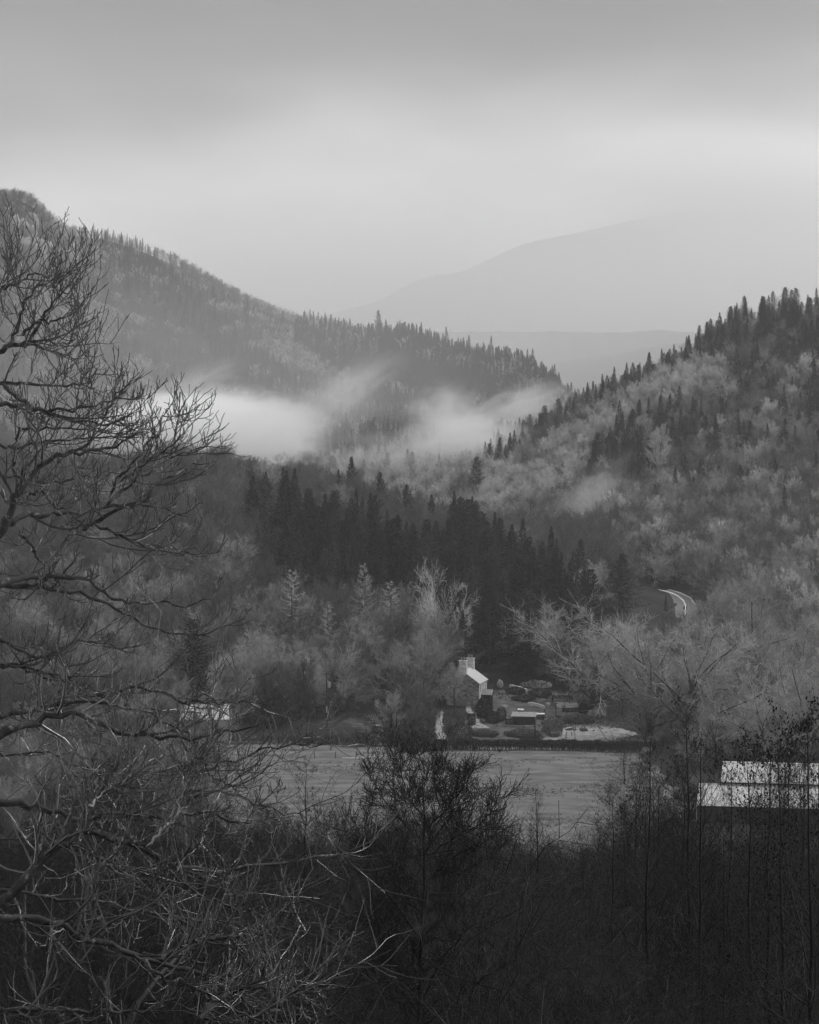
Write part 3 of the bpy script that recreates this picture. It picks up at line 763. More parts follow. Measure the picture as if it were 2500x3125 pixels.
# woods: the largest of each kind as single trees, the rest as one mass
ZL = {'plantation': ('dark conifer in the dense plantation on the spur behind the cottage', 'conifers of the plantation'),
      'right hill': ('conifer on the steep wooded hill at the right', 'conifers on the right hill'),
      'misty': ('conifer half lost in the mist of the valley', 'conifers in the mist')}
ZB = {'low': ('dark leafless tree in the low wood at the left end of the pasture', 'bare trees left of the pasture'),
      'spur': ('thin grey bare tree in the wood around the dark plantation', 'bare trees of the spur'),
      'valley': ('leafless tree on the valley floor right of the cottage garden', 'bare trees on the valley floor'),
      'right hill': ('leafless tree on the steep hill at the right', 'bare trees on the right hill'),
      'misty': ('pale leafless tree in the valley beyond the spur', 'bare trees beyond the spur')}
def plant(cands, nmax, name, protos, Hs, zl, cat, farprotos, Hf, paleP, pale_far, midP=()):
    cands.sort(key=lambda c: -c[3] / c[1])
    rr = np.random.default_rng(77)
    for i, (x, y, z, h, pale, zone) in enumerate(cands[:nmax]):
        pr = paleP[rr.integers(len(paleP))] if pale else protos[rr.integers(len(protos))]
        if cat == 'conifer' and rr.random() < 0.28: pr = P_CONP[rr.integers(4)]
        if pale == 0 and midP and zone != 'low' and rr.random() < (0.5 if (zone != 'spur' or z < 19) else 0.12): pr = midP[rr.integers(len(midP))]
        if zone == 'valley' and rr.random() < 0.7: pr = P_OAK[rr.integers(3)]
        tree(name, pr, (x, y, z - 0.25), h, Hs, rr.random() * 6.28, zl[zone][0], cat, zl[zone][1], rr.uniform(0.85, 1.2))
    rest = cands[nmax:]
    if rest:
        a = np.array([c[:4] for c in rest]); pl = np.array([c[4] for c in rest])
        nf, np_ = len(farprotos), len(pale_far)
        pick = np.where(pl > 0, nf + (rr.random(len(a)) * np_).astype(int), (rr.random(len(a)) * nf).astype(int))
        if nf > 4:
            dim = np.array([c[5] == 'spur' for c in rest]) & (pl == 0) & (rr.random(len(a)) < 0.85)
            pick = np.where(dim, (rr.random(len(a)) * (nf - 2)).astype(int), pick)
        stuff_forest(name.replace('_tree', '') + '_wood', farprotos + pale_far, a[:, :3] - np.array([0, 0, 0.25]), rr.random(len(a)) * 6.28, a[:, 3] / Hf, pick, 'mass of more distant trees covering the slopes')
M_CON = [joined(*pr, 'conifer_mass', M['bark'], M['needles']) for pr in P_CON]
M_BARE = [joined(*pr, 'bare_mass', M['bark'], M['twig']) for pr in P_BARE[:3]]
M_PALE = [joined(*pr, 'pale_mass', M['bark'], M['twig_pale']) for pr in P_PALE[:2]]
M_MID = [joined(*pr, 'mid_mass', M['bark'], M['twig_mid']) for pr in P_MID[:2]]
plant(CON, 270, 'conifer_tree', P_CON, 18, ZL, 'conifer', M_CON, 18, P_CON, [])
plant(BARE, 270, 'bare_tree', P_BARE, 14, ZB, 'bare tree', M_BARE + M_MID, 14, P_FROST, M_PALE, P_MID)

# ------------------------------------------------------------------ fields, road, drive
def gp(px, py):
    """point of the terrain seen at a pixel"""
    d = 85.0 * F / max(py - HOR, 60)
    d = min(d, 1200.0)
    for _ in range(30):
        z = g1((px - 1250) / F * d, d)
        d += 0.5 * ((CAMZ - z) * F / (py - HOR) - d)
    return Vector(((px - 1250) / F * d, d, g1((px - 1250) / F * d, d)))

def strip(name, left, right, m, lift=0.06, n=10, kind='structure', wob=0.5):
    """ground sheet between two pixel polylines"""
    A = [gp(*p) for p in left]; B = [gp(*p) for p in right]
    def res(P, k):
        P = np.array(P)[:, :2]
        s = np.r_[0, np.cumsum(np.linalg.norm(np.diff(P, axis=0), axis=1))]
        t = np.linspace(0, s[-1], k)
        return np.stack([np.interp(t, s, P[:, 0]), np.interp(t, s, P[:, 1])], 1)
    k = 60
    a, b = res(A, k), res(B, k)
    if wob:
        rr = np.random.default_rng(len(name) + int(left[0][0]))
        for q in (a, b): q += np.repeat(rr.normal(0, wob, (k // 2, 2)), 2, axis=0)
    w = np.linspace(0, 1, n)[None, :, None]
    XY = a[:, None] * (1 - w) + b[:, None] * w
    return sheet(name, XY, m, lift, kind)
M['asphalt_wet'] = mat('wet_asphalt', 0.16, 0.15, 0.6, 0.35, 0.5)
M['paint'] = mat('road_paint', 0.75, 0.1, 0.5, 0.6, 0.3)
M['gravel'] = mat('pale_gravel', 0.28, 0.25, 1.2, 0.8, 0.2, detail=8)
M['grass_pale'] = mat('pale_winter_grass', 0.30, 0.35, 0.5, 0.85, 0.15, detail=8, bump=0.4)
M['grass_mid'] = mat('rough_grass', 0.085, 0.5, 0.5, 0.85, 0.15, detail=8, bump=0.4)
# pasture: from the hedge to the trees in front
a = np.linspace(-46, 51, 60); b = np.linspace(405, 597.5, 120)
FX, FY = np.meshgrid(a, b)
_rw = np.random.default_rng(4)
for _k in (0, -1):
    FX[:, _k] += np.interp(np.arange(120), np.arange(0, 120, 3), _rw.normal(0, 1.6, 40)); FY[_k, :] += _rw.normal(0, 0.6, 60)
sheet('pasture', np.stack([FX, FY], -1), M['grass'], 0.05)
def tufts(n, x0, x1, y0, y1, m, s0, s1, seed, lift=0.05):
    r = np.random.default_rng(seed)
    cx, cy_ = r.uniform(x0, x1, n), r.uniform(y0, y1, n)
    k = np.sin(cx * 0.13 + 1.1) + np.sin(cy_ * 0.19) + np.sin((cx - 2 * cy_) * 0.07) + r.normal(0, 0.7, n) > 0.4
    cx, cy_ = cx[k], cy_[k]; n = len(cx)
    b = 7
    p = np.repeat(np.stack([cx, cy_, ground(cx, cy_) + lift], 1), b, 0)
    s = np.repeat(r.uniform(s0, s1, n), b) * r.uniform(0.6, 1.2, n * b)
    d = norm(r.normal(0, 0.55, (n * b, 3)) + np.array([0, 0, 1.0]))
    p[:, :2] += r.normal(0, 0.12, (n * b, 2))
    sd = norm(np.cross(d, r.normal(0, 1, (n * b, 3)))) * 0.035
    V = np.stack([p - sd, p + sd, p + d * s[:, None]], 1).reshape(-1, 3)
    return tag(link('grass_tufts', mesh_np('grass_tufts', V, np.arange(n * b * 3).reshape(-1, 3), False), m), 'coarse grass tussocks', None, None, 'stuff')
strip('meadow_strip', [(640, 2263), (800, 2261), (900, 2266), (1010, 2280), (1100, 2287), (1225, 2296)], [(640, 2299), (800, 2303), (900, 2309), (1010, 2311), (1100, 2307), (1225, 2300)], M['grass'], 0.09)
strip('field_edge', [(1040, 2313), (1090, 2312), (1150, 2307), (1225, 2300)], [(1040, 2315), (1090, 2318), (1150, 2312), (1225, 2303)], M['grass_pale'], 0.14, 4, wob=0.15)
strip('grass_slope', [(1690, 2226), (1760, 2214), (1830, 2214), (1900, 2226), (1940, 2236)], [(1660, 2258), (1760, 2264), (1850, 2264), (1910, 2256), (1944, 2240)], M['grass_pale'], 0.07, wob=0.3)
strip('garden_lawn', [(1695, 2140), (1750, 2139)], [(1700, 2164), (1770, 2160)], M['grass'], 0.07)
strip('garden_ground', [(1480, 2110), (1600, 2100), (1700, 2106), (1850, 2120)], [(1370, 2262), (1500, 2262), (1650, 2262), (1850, 2262)], M['grass_mid'], 0.03, 16)
strip('driveway', [(1334, 2176), (1329, 2200), (1328, 2228), (1336, 2262)], [(1352, 2172), (1350, 2200), (1352, 2236), (1374, 2262)], M['gravel'], 0.10, wob=0.12)
strip('garden_path', [(1420, 2150), (1424, 2172), (1444, 2192), (1449, 2206), (1439, 2224)], [(1434, 2150), (1440, 2172), (1460, 2192), (1468, 2208), (1496, 2223)], M['gravel'], 0.10, wob=0.12)
strip('farm_track', [(1050, 2195), (1085, 2220), (1130, 2252), (1160, 2276)], [(1072, 2192), (1118, 2215), (1168, 2248), (1195, 2274)], M['grass_mid'], 0.10)
strip('hill_field', [(1630, 1640), (1700, 1606), (1775, 1600)], [(1660, 1690), (1720, 1668), (1790, 1645)], M['grass_pale'], 0.12)
RL = [(2003, 1798.5), (2024, 1803), (2042, 1813), (2053, 1828), (2060, 1850), (2062, 1885)]
RR_ = [(2010, 1797.5), (2045, 1800), (2080, 1810), (2110, 1824), (2126, 1846), (2122, 1885)]
strip('road', RL, RR_, M['asphalt_wet'], 0.10, 12, wob=0)
def line(name, pts, w, m, lift):
    strip(name, [(x - w * 0.5, y + w * 0.35) for x, y in pts], [(x + w * 0.5, y - w * 0.35) for x, y in pts], m, lift, 2, wob=0)
line('centre_line', [(2012, 1800), (2040, 1807), (2068, 1819), (2086, 1834), (2093, 1850), (2091, 1878)], 3.0, M['paint'], 0.14)
line('edge_line', [(2042, 1800.5), (2078, 1811), (2106, 1824), (2121, 1846)], 1.8, M['paint'], 0.14)

M['rush'] = mat('dark_rushes', 0.045, 0.5, 0.5, 0.85, 0.1)
tufts(12000, -46, 51, 470, 597, M['rush'], 0.15, 0.5, 5)
M['rough'] = mat('dead_bracken', 0.06, 0.5, 0.3, 0.85, 0.1)
tufts(11000, -60, 6, 600, 660, M['rough'], 0.3, 1.1, 7)
tufts(7000, 8, 60, 600, 690, M['rough'], 0.2, 0.7, 8)
tufts(2500, 36, 56, 606, 634, M['grass_pale'], 0.2, 0.6, 6)
# ------------------------------------------------------------------ buildings
def bx(bm, x0, x1, y0, y1, z0, z1):
    vs_ = [bm.verts.new((x, y, z)) for z in (z0, z1) for y in (y0, y1) for x in (x0, x1)]
    for f in ((0, 2, 3, 1), (4, 5, 7, 6), (0, 1, 5, 4), (2, 6, 7, 3), (0, 4, 6, 2), (1, 3, 7, 5)):
        bm.faces.new([vs_[i] for i in f])
def prism(bm, poly, axis, a0, a1):
    """polygon in the plane across an axis ('x': points (y,z); 'y': points (x,z)), extruded a0..a1"""
    def P(p, a): return (a, p[0], p[1]) if axis == 'x' else (p[0], a, p[1])
    lo = [bm.verts.new(P(p, a0)) for p in poly]; hi = [bm.verts.new(P(p, a1)) for p in poly]
    bm.faces.new(lo); bm.faces.new(hi[::-1])
    n = len(poly)
    for i in range(n): bm.faces.new((lo[i], hi[i], hi[(i + 1) % n], lo[(i + 1) % n]))
def part(name, build, m, parent, bevel=0.0, loc=None):
    bm = bmesh.new(); build(bm)
    bmesh.ops.recalc_face_normals(bm, faces=bm.faces)
    if bevel: bmesh.ops.bevel(bm, geom=list(bm.edges), offset=bevel, segments=1, affect='EDGES', clamp_overlap=True)
    me = bpy.data.meshes.new(name); bm.to_mesh(me); bm.free()
    return link(name, me, m, parent, loc)
def cyl(bm, x, y, z0, z1, r0, r1=None, n=10):
    r1 = r0 if r1 is None else r1
    lo = [bm.verts.new((x + r0 * math.cos(k * 2 * math.pi / n), y + r0 * math.sin(k * 2 * math.pi / n), z0)) for k in range(n)]
    hi = [bm.verts.new((x + r1 * math.cos(k * 2 * math.pi / n), y + r1 * math.sin(k * 2 * math.pi / n), z1)) for k in range(n)]
    bm.faces.new(lo[::-1]); bm.faces.new(hi)
    for i in range(n): bm.faces.new((lo[i], lo[(i + 1) % n], hi[(i + 1) % n], hi[i]))

def stone_mat(name, a, b, scale):
    m = bpy.data.materials.new(name); m.use_nodes = True
    t = m.node_tree; L = t.links.new; bs = t.nodes['Principled BSDF']
    bs.inputs['Roughness'].default_value = 0.85; bs.inputs['Specular IOR Level'].default_value = 0.2
    tc = N(t, 'ShaderNodeTexCoord'); mp = N(t, 'ShaderNodeMapping'); mp.inputs['Scale'].default_value = (1, 1, 1.8)
    L(tc.outputs['Object'], mp.inputs[0])
    vo = N(t, 'ShaderNodeTexVoronoi'); vo.inputs['Scale'].default_value = scale; L(mp.outputs[0], vo.inputs['Vector'])
    bw = N(t, 'ShaderNodeRGBToBW'); L(vo.outputs['Color'], bw.inputs[0])
    mr = N(t, 'ShaderNodeMapRange'); mr.inputs['To Min'].default_value = a; mr.inputs['To Max'].default_value = b
    L(bw.outputs[0], mr.inputs['Value']); L(mr.outputs[0], bs.inputs['Base Color'])
    bp = N(t, 'ShaderNodeBump'); bp.inputs['Strength'].default_value = 0.6; L(vo.outputs['Distance'], bp.inputs['Height']); L(bp.outputs[0], bs.inputs['Normal'])
    return m
M['stone'] = stone_mat('rubble_stone', 0.07, 0.34, 1.6)
M['stone_pale'] = stone_mat('pale_stone', 0.40, 0.78, 1.4)
M['slate'] = mat('wet_slate', 0.60, 0.12, 1.5, 0.3, 0.9, bump=0.05, stretch=(3, 1, 1))
M['slate_dull'] = mat('wet_slate_dull', 0.32, 0.15, 1.5, 0.35, 0.6)
M['glass_dark'] = mat('window_glass', 0.02, 0.1, 1, 0.1, 0.5)
M['white'] = mat('white_paint', 0.75, 0.1, 1, 0.5, 0.4)
M['render'] = mat('pale_render', 0.38, 0.2, 0.6, 0.8, 0.2)
M['timber'] = mat('dark_timber', 0.04, 0.3, 1.0, 0.6, 0.3)
M['clay'] = mat('chimney_pot', 0.3, 0.2, 1.0, 0.7, 0.3)

# --- the stone cottage. local axes: x to the right along the gable, y away along the ridge
def cottage():
    c = W(1412, 2150, 650); c.z = 2.0
    R_ = empty('stone_cottage', c, math.radians(-14))
    tag(R_, 'stone cottage with a wet slate roof and two chimneys beside the garden', 'cottage')
    HW, LEN, EZ, AZ = 4.0, 9.0, 5.9, 8.75
    gp_ = [(-HW, -1.5), (HW, -1.5), (HW, EZ), (0, AZ), (-HW, EZ)]
    t = 0.5
    part('gable_wall', lambda bm: prism(bm, gp_, 'y', 0, t), M['stone'], R_)
    part('gable_wall', lambda bm: prism(bm, gp_, 'y', LEN - t, LEN), M['stone'], R_)
    part('rear_wall', lambda bm: bx(bm, -HW, -HW + t, t, LEN - t, -1.5, EZ - 0.02), M['stone'], R_)
    # front wall (facing right) pierced by windows: built of piers, sills and heads
    ys = [t, 1.5, 2.5, 4.0, 5.0, 6.5, 7.5, LEN - t]
    def front(bm):
        for k in range(0, 7, 2): bx(bm, HW - t, HW, ys[k], ys[k + 1], -1.5, EZ - 0.02)
        for k in (1, 3, 5):
            bx(bm, HW - t, HW, ys[k], ys[k + 1], -1.5, 0.9 if k != 3 else 0.0)
            bx(bm, HW - t, HW, ys[k], ys[k + 1], 2.1, 3.5)
            bx(bm, HW - t, HW, ys[k], ys[k + 1], 5.3, EZ - 0.02)
    part('front_wall', front, M['stone_pale'], R_)
    for k in (1, 3, 5):
        for z0, z1 in ((0.9, 2.1), (3.5, 5.3)):
            if k == 3 and z0 < 1: continue
            f = part('window', lambda bm: [bx(bm, HW - 0.3, HW - 0.18, ys[k] , ys[k] + 0.1, z0, z1), bx(bm, HW - 0.3, HW - 0.18, ys[k + 1] - 0.1, ys[k + 1], z0, z1),
                                           bx(bm, HW - 0.3, HW - 0.18, ys[k] + 0.1, ys[k + 1] - 0.1, z1 - 0.1, z1), bx(bm, HW - 0.3, HW - 0.18, ys[k] + 0.1, ys[k + 1] - 0.1, z0, z0 + 0.1)], M['white'], R_)
            part('pane', lambda bm: bx(bm, HW - 0.28, HW - 0.22, ys[k] + 0.1, ys[k + 1] - 0.1, z0 + 0.1, z1 - 0.1), M['glass_dark'], f)
    sl = math.hypot(HW, AZ - EZ); ov = 0.3
    nx, nz = (AZ - EZ) / sl, HW / sl
    def slope(sg):
        def b(bm):
            e = (sg * (HW + ov * HW / sl), EZ - ov * (AZ - EZ) / sl)
            poly = [(0, AZ + 0.01), (e[0], e[1] + 0.01), (e[0] + sg * nx * 0.14, e[1] + 0.14 * nz), (0, AZ + 0.16)]
            prism(bm, poly, 'y', -0.18, LEN + 0.18)
        return b
    part('roof', slope(1), M['slate'], R_); part('roof', slope(-1), M['slate'], R_)
    part('ridge_tile', lambda bm: prism(bm, [(-0.16, AZ + 0.08), (0.16, AZ + 0.08), (0.06, AZ + 0.27), (-0.06, AZ + 0.27)], 'y', 1.0, LEN - 1.0), M['slate_dull'], R_)
    for y0, w, zt in ((-0.02, 0.95, 11.2), (LEN - 0.98, 0.95, 11.0)):
        ch = part('chimney', lambda bm: [bx(bm, -w, w, y0, y0 + 0.98, AZ - 0.9, zt - 0.75), bx(bm, -w * .92, w * .92, y0 + 0.06, y0 + 0.92, zt - 0.75, zt - 0.2), bx(bm, -w * 1.08, w * 1.08, y0 - 0.08, y0 + 1.06, zt - 0.2, zt)], M['stone_pale'], R_)
        for px_ in (-0.42, 0.3):
            part('chimney_pot', lambda bm: cyl(bm, px_, y0 + 0.5, zt, zt + 0.75, 0.2, 0.15), M['clay'], ch)
    # porch standing out from the front wall
    py0, pw, pl = 2.4, 2.2, 2.4
    x0 = HW + 0.003
    po = part('porch', lambda bm: [bx(bm, x0, x0 + 0.15, py0, py0 + 0.2, -1.5, 2.9), bx(bm, x0 + 0.15, x0 + pl - 0.9, py0, py0 + 0.15, -1.5, 0.9), bx(bm, x0 + pl - 0.25, x0 + pl, py0, py0 + 0.2, -1.5, 2.9),
                                   bx(bm, x0, x0 + pl, py0 + pw - 0.2, py0 + pw, -1.5, 2.9), bx(bm, x0 + 0.15, x0 + pl - 0.25, py0, py0 + 0.15, 2.6, 2.9)], M['timber'], R_)
    part('porch_roof', lambda bm: prism(bm, [(py0 - 0.25, 2.92), (py0 + pw / 2, 4.0), (py0 + pw + 0.25, 2.92), (py0 + pw + 0.25, 3.04), (py0 + pw / 2, 4.14), (py0 - 0.25, 3.04)], 'x', x0, x0 + pl + 0.2), M['slate_dull'], po)
    part('bargeboard', lambda bm: [prism(bm, [(py0 - 0.3, 2.84), (py0 + pw / 2, 3.96), (py0 + pw / 2, 4.2), (py0 - 0.3, 3.08)], 'x', x0 + pl + 0.203, x0 + pl + 0.26)], M['white'], po)
    part('door', lambda bm: bx(bm, HW - 0.3, HW - 0.2, 4.02, 4.98, 0, 2.08), M['timber'], R_)
cottage()

# --- the pale roofed house at left, behind the branches
def house_left():
    c = W(622, 2265, 604); c.z = 0.6
    R_ = empty('house', c, math.radians(6))
    tag(R_, 'low pale house with a wet grey roof half hidden by branches at left', 'house')
    L2, D, EZ, AZ = 5.4, 7.0, 4.6, 7.4
    ws = [-L2, -3.9, -2.6, -0.5, 0.6, 2.6, 3.9, L2]
    def fr(bm):
        for k in range(0, 7, 2): bx(bm, ws[k], ws[k + 1], 0, 0.35, -1, EZ)
        for k in (1, 3, 5):
            bx(bm, ws[k], ws[k + 1], 0, 0.35, -1, 1.2 if k != 3 else 0.1); bx(bm, ws[k], ws[k + 1], 0, 0.35, 2.6, EZ)
    part('front_wall', fr, M['render'], R_)
    part('rear_wall', lambda bm: bx(bm, -L2, L2, D - 0.35, D, -1, EZ), M['render'], R_)
    gpoly = [(0.35, -1), (D - 0.35, -1), (D - 0.35, EZ), (D / 2, AZ - 0.2), (0.35, EZ)]
    for x in (-L2, L2 - 0.35): part('gable_wall', lambda bm: prism(bm, gpoly, 'x', x, x + 0.35), M['render'], R_)
    for k in (1, 5):
        f = part('window', lambda bm: [bx(bm, ws[k], ws[k] + 0.1, 0.12, 0.2, 1.2, 2.6), bx(bm, ws[k + 1] - 0.1, ws[k + 1], 0.12, 0.2, 1.2, 2.6), bx(bm, ws[k] + 0.1, ws[k + 1] - 0.1, 0.12, 0.2, 2.5, 2.6), bx(bm, ws[k] + 0.1, ws[k + 1] - 0.1, 0.12, 0.2, 1.2, 1.3)], M['white'], R_)
        part('pane', lambda bm: bx(bm, ws[k] + 0.1, ws[k + 1] - 0.1, 0.14, 0.18, 1.3, 2.5), M['glass_dark'], f)
    part('door', lambda bm: bx(bm, ws[3], ws[4], 0.14, 0.22, 0.1, 2.6), M['timber'], R_)
    part('roof', lambda bm: prism(bm, [(-0.4, EZ - 0.1), (D / 2, AZ), (D / 2, AZ + 0.18), (-0.4, EZ + 0.08)], 'x', -L2 - 0.3, L2 + 0.3), M['slate'], R_)
    part('roof', lambda bm: prism(bm, [(D + 0.4, EZ - 0.1), (D / 2 + 0.001, AZ), (D / 2 + 0.001, AZ + 0.18), (D + 0.4, EZ + 0.08)], 'x', -L2 - 0.3, L2 + 0.3), M['slate'], R_)
    part('chimney', lambda bm: bx(bm, -L2 + 0.5, -L2 + 1.5, D / 2 - 0.4, D / 2 + 0.4, AZ - 0.6, AZ + 1.2), M['render'], R_)
house_left()

# --- the barn at right with its two level sheet roof
M['sheet'] = mat('roof_sheet', 0.55, 0.12, 0.8, 0.32, 0.6, rnd=0.06)
def barn():
    c = W(2126, 2520, 500); c.z = 0.0
    R_ = empty('farm_barn', c, math.radians(-10))
    tag(R_, 'long farm barn with a pale two level sheet roof behind the alders', 'barn')
    LX, D1, D2 = 40.0, 6.4, 6.6
    e1, t1, e2, t2 = 3.4, 6.2, 6.75, 9.4
    x2 = 4.2
    part('front_wall', lambda bm: bx(bm, 0.1, LX, 0.0, 0.2, -0.5, e1 - 0.08), M['timber'], R_)
    part('side_wall', lambda bm: prism(bm, [(0.2, -0.5), (D1, -0.5), (D1, t1 - 0.25), (0.2, e1 - 0.12)], 'x', 0.1, 0.3), M['timber'], R_)
    part('upper_wall', lambda bm: bx(bm, x2, LX, D1 + 0.02, D1 + 0.2, t1 - 1.0, e2 - 0.05), M['timber'], R_)
    part('side_wall', lambda bm: prism(bm, [(D1 + 0.2, -0.5), (D1 + 2 * D2, -0.5), (D1 + 2 * D2, e2 - 0.2), (D1 + D2, t2 - 0.25), (D1 + 0.2, e2 - 0.15)], 'x', x2, x2 + 0.2), M['timber'], R_)
    part('rear_wall', lambda bm: bx(bm, x2 + 0.2, LX, D1 + 2 * D2 - 0.2, D1 + 2 * D2, -0.5, e2 - 0.1), M['timber'], R_)
    part('corner_post', lambda bm: bx(bm, -0.02, 0.098, -0.06, 0.14, -0.5, e1 - 0.1), M['white'], R_)
    w = 0.9
    def sheet_me(d, rise):
        bm = bmesh.new()
        s = math.hypot(d, rise); ny, nz = -rise / s, d / s
        prof = [(0, 0.0), (0.06, 0.07), (0.14, 0.07), (0.2, 0.0), (0.5, 0.0), (0.53, 0.03), (0.57, 0.03), (0.6, 0.0), (w - 0.004, 0.0)]
        lo = [bm.verts.new((x, -0.25 * d / s + ny * h, -0.25 * rise / s + nz * h)) for x, h in prof]
        hi = [bm.verts.new((x, d + ny * h, rise + nz * h)) for x, h in prof]
        for i in range(len(prof) - 1): bm.faces.new((lo[i], lo[i + 1], hi[i + 1], hi[i]))
        me = bpy.data.meshes.new('roof_sheet'); bm.to_mesh(me); bm.free(); me.materials.append(M['sheet'])
        return me
    low, up = sheet_me(D1, t1 - e1), sheet_me(D2, t2 - e2)
    rear = sheet_me(D2, e2 - t2)
    for k in range(int(LX / w)): link('roof_sheet', low, parent=R_, loc=(k * w, 0, e1 + random.uniform(0, 0.01)))
    for k in range(int((LX - x2) / w)): link('roof_sheet', up, parent=R_, loc=(x2 - 0.15 + k * w, D1, e2 + random.uniform(0, 0.01)))
    part('rear_roof', lambda bm: prism(bm, [(D1 + D2 + 0.01, t2 - 0.02), (D1 + 2 * D2 + 0.3, e2 - 0.1), (D1 + 2 * D2 + 0.3, e2 - 0.02), (D1 + D2 + 0.01, t2 + 0.06)], 'x', x2 - 0.15, LX), M['sheet'], R_)
    part('ridge_cap', lambda bm: prism(bm, [(D1 + D2 - 0.3, t2 - 0.02), (D1 + D2, t2 + 0.1), (D1 + D2 + 0.3, t2 - 0.02), (D1 + D2, t2 + 0.16)], 'x', x2 - 0.2, LX), M['white'], R_)
    part('fascia', lambda bm: bx(bm, x2 - 0.15, LX, D1 - 0.32, D1 - 0.26, e2 - 0.38, e2 - 0.12), M['timber'], R_)
    part('gutter', lambda bm: bx(bm, -0.1, LX, -0.36, -0.26, e1 - 0.2, e1 - 0.08), M['white'], R_)
    part('flashing', lambda bm: bx(bm, 0, LX, D1 - 0.1, D1 - 0.02, t1 + 0.03, t1 + 0.14), M['white'], R_)
barn()

# --- parked car on the track
M['car'] = mat('car_paint', 0.015, 0.1, 1, 0.25, 0.6)
M['roof_sky_sheen'] = mat('car_roof_sky_sheen', 0.6, 0.05, 1, 0.2, 0.7)  # sky reflected in the dark car's roof, put into its base colour
M['tyre'] = mat('tyre', 0.02, 0.1, 1, 0.8, 0.2)
def car():
    c = gp(1152, 2238)
    R_ = empty('parked_car', c, math.radians(14))
    tag(R_, 'dark car with a roof coloured pale as reflected sky parked under the trees beside the track', 'car')
    body = [(-2.1, 0.35), (2.2, 0.35), (2.25, 0.95), (1.9, 1.08), (-0.9, 1.12), (-2.05, 1.0)]
    def b(bm):
        prism(bm, body, 'x', -0.88, 0.88)
    part('body', b, M['car'], R_, 0.06)
    part('cabin', lambda bm: prism(bm, [(-0.95, 1.09), (2.05, 1.06), (1.9, 1.72), (-0.25, 1.74)], 'x', -0.78, 0.78), M['glass_dark'], R_, 0.05)
    part('roof', lambda bm: prism(bm, [(-0.35, 1.742), (1.95, 1.722), (1.9, 1.8), (-0.2, 1.83)], 'x', -0.8, 0.8), M['roof_sky_sheen'], R_, 0.03)
    for sx in (-0.62, 0.62): part('headlight', lambda bm: bx(bm, sx - 0.18, sx + 0.18, -2.13, -2.05, 0.72, 0.88), M['white'], R_)
    part('bumper', lambda bm: bx(bm, -0.86, 0.86, -2.22, -2.1, 0.35, 0.58), M['tyre'], R_, 0.03)
    part('number_plate', lambda bm: bx(bm, -0.26, 0.26, -2.235, -2.222, 0.42, 0.53), M['render'], R_)
    for sx in (-0.8, 0.8):
        for yy in (-1.35, 1.4):
            def wheel(bm):
                n = 16; w0 = 0.11
                lo = [bm.verts.new((sx - w0, yy + 0.34 * math.cos(k * 2 * math.pi / n), 0.34 + 0.34 * math.sin(k * 2 * math.pi / n))) for k in range(n)]
                hi = [bm.verts.new((sx + w0, yy + 0.34 * math.cos(k * 2 * math.pi / n), 0.34 + 0.34 * math.sin(k * 2 * math.pi / n))) for k in range(n)]
                bm.faces.new(lo); bm.faces.new(hi[::-1])
                for i in range(n): bm.faces.new((lo[i], hi[i], hi[(i + 1) % n], lo[(i + 1) % n]))
            part('wheel', wheel, M['tyre'], R_)
car()

# --- poles
M['pole'] = mat('pole_wood', 0.035, 0.3, 2, 0.6, 0.3)
M['pole_pale'] = mat('pole_wood_pale', 0.22, 0.2, 2, 0.6, 0.3)
def pole(px, d, top, r, m, label, arm=None, transformer=False):
    p = on_ground(px, d); h = z_at(top, d) - p.z
    R_ = empty('utility_pole', p); tag(R_, label, 'utility pole')
    part('shaft', lambda bm: cyl(bm, 0, 0, -0.5, h, r * 1.15, r * 0.85, 8), m, R_)
    if arm:
        part('crossarm', lambda bm: bx(bm, -arm, arm, -r - 0.16, -r - 0.04, h - 0.5, h - 0.36), m, R_)
        for x in (-arm + 0.1, 0.0, arm - 0.1): part('insulator', lambda bm: cyl(bm, x, -r - 0.1, h - 0.36, h - 0.14, 0.05, 0.03, 6), M['white'], R_)
    if transformer:
        t = part('transformer', lambda bm: cyl(bm, 0.55, -0.1, h - 3.6, h - 2.3, 0.32, 0.32, 12), M['render'], R_)
        part('bracket', lambda bm: bx(bm, r * 0.9, 0.25, -0.14, -0.06, h - 3.1, h - 2.95), M['pole'], R_)
        part('switch_box', lambda bm: bx(bm, -0.15, 0.2, -r - 0.35, -r - 0.02, h - 9.3, h - 7.9), M['render'], R_)
pole(997, 622, 2050, 0.16, M['pole'], 'tall dark pole with a pale transformer can at the wood edge', 0.9, True)
pole(1421, 603, 2187, 0.13, M['pole_pale'], 'pale pole standing behind the hedge below the garden path')
pole(1633, 602, 2197, 0.15, M['pole'], 'short thick dark pole behind the hedge by the garden shed')
pole(1697, 640, 2141, 0.12, M['pole'], 'dark slim pole in the middle of the garden below the lawn', 0.5)

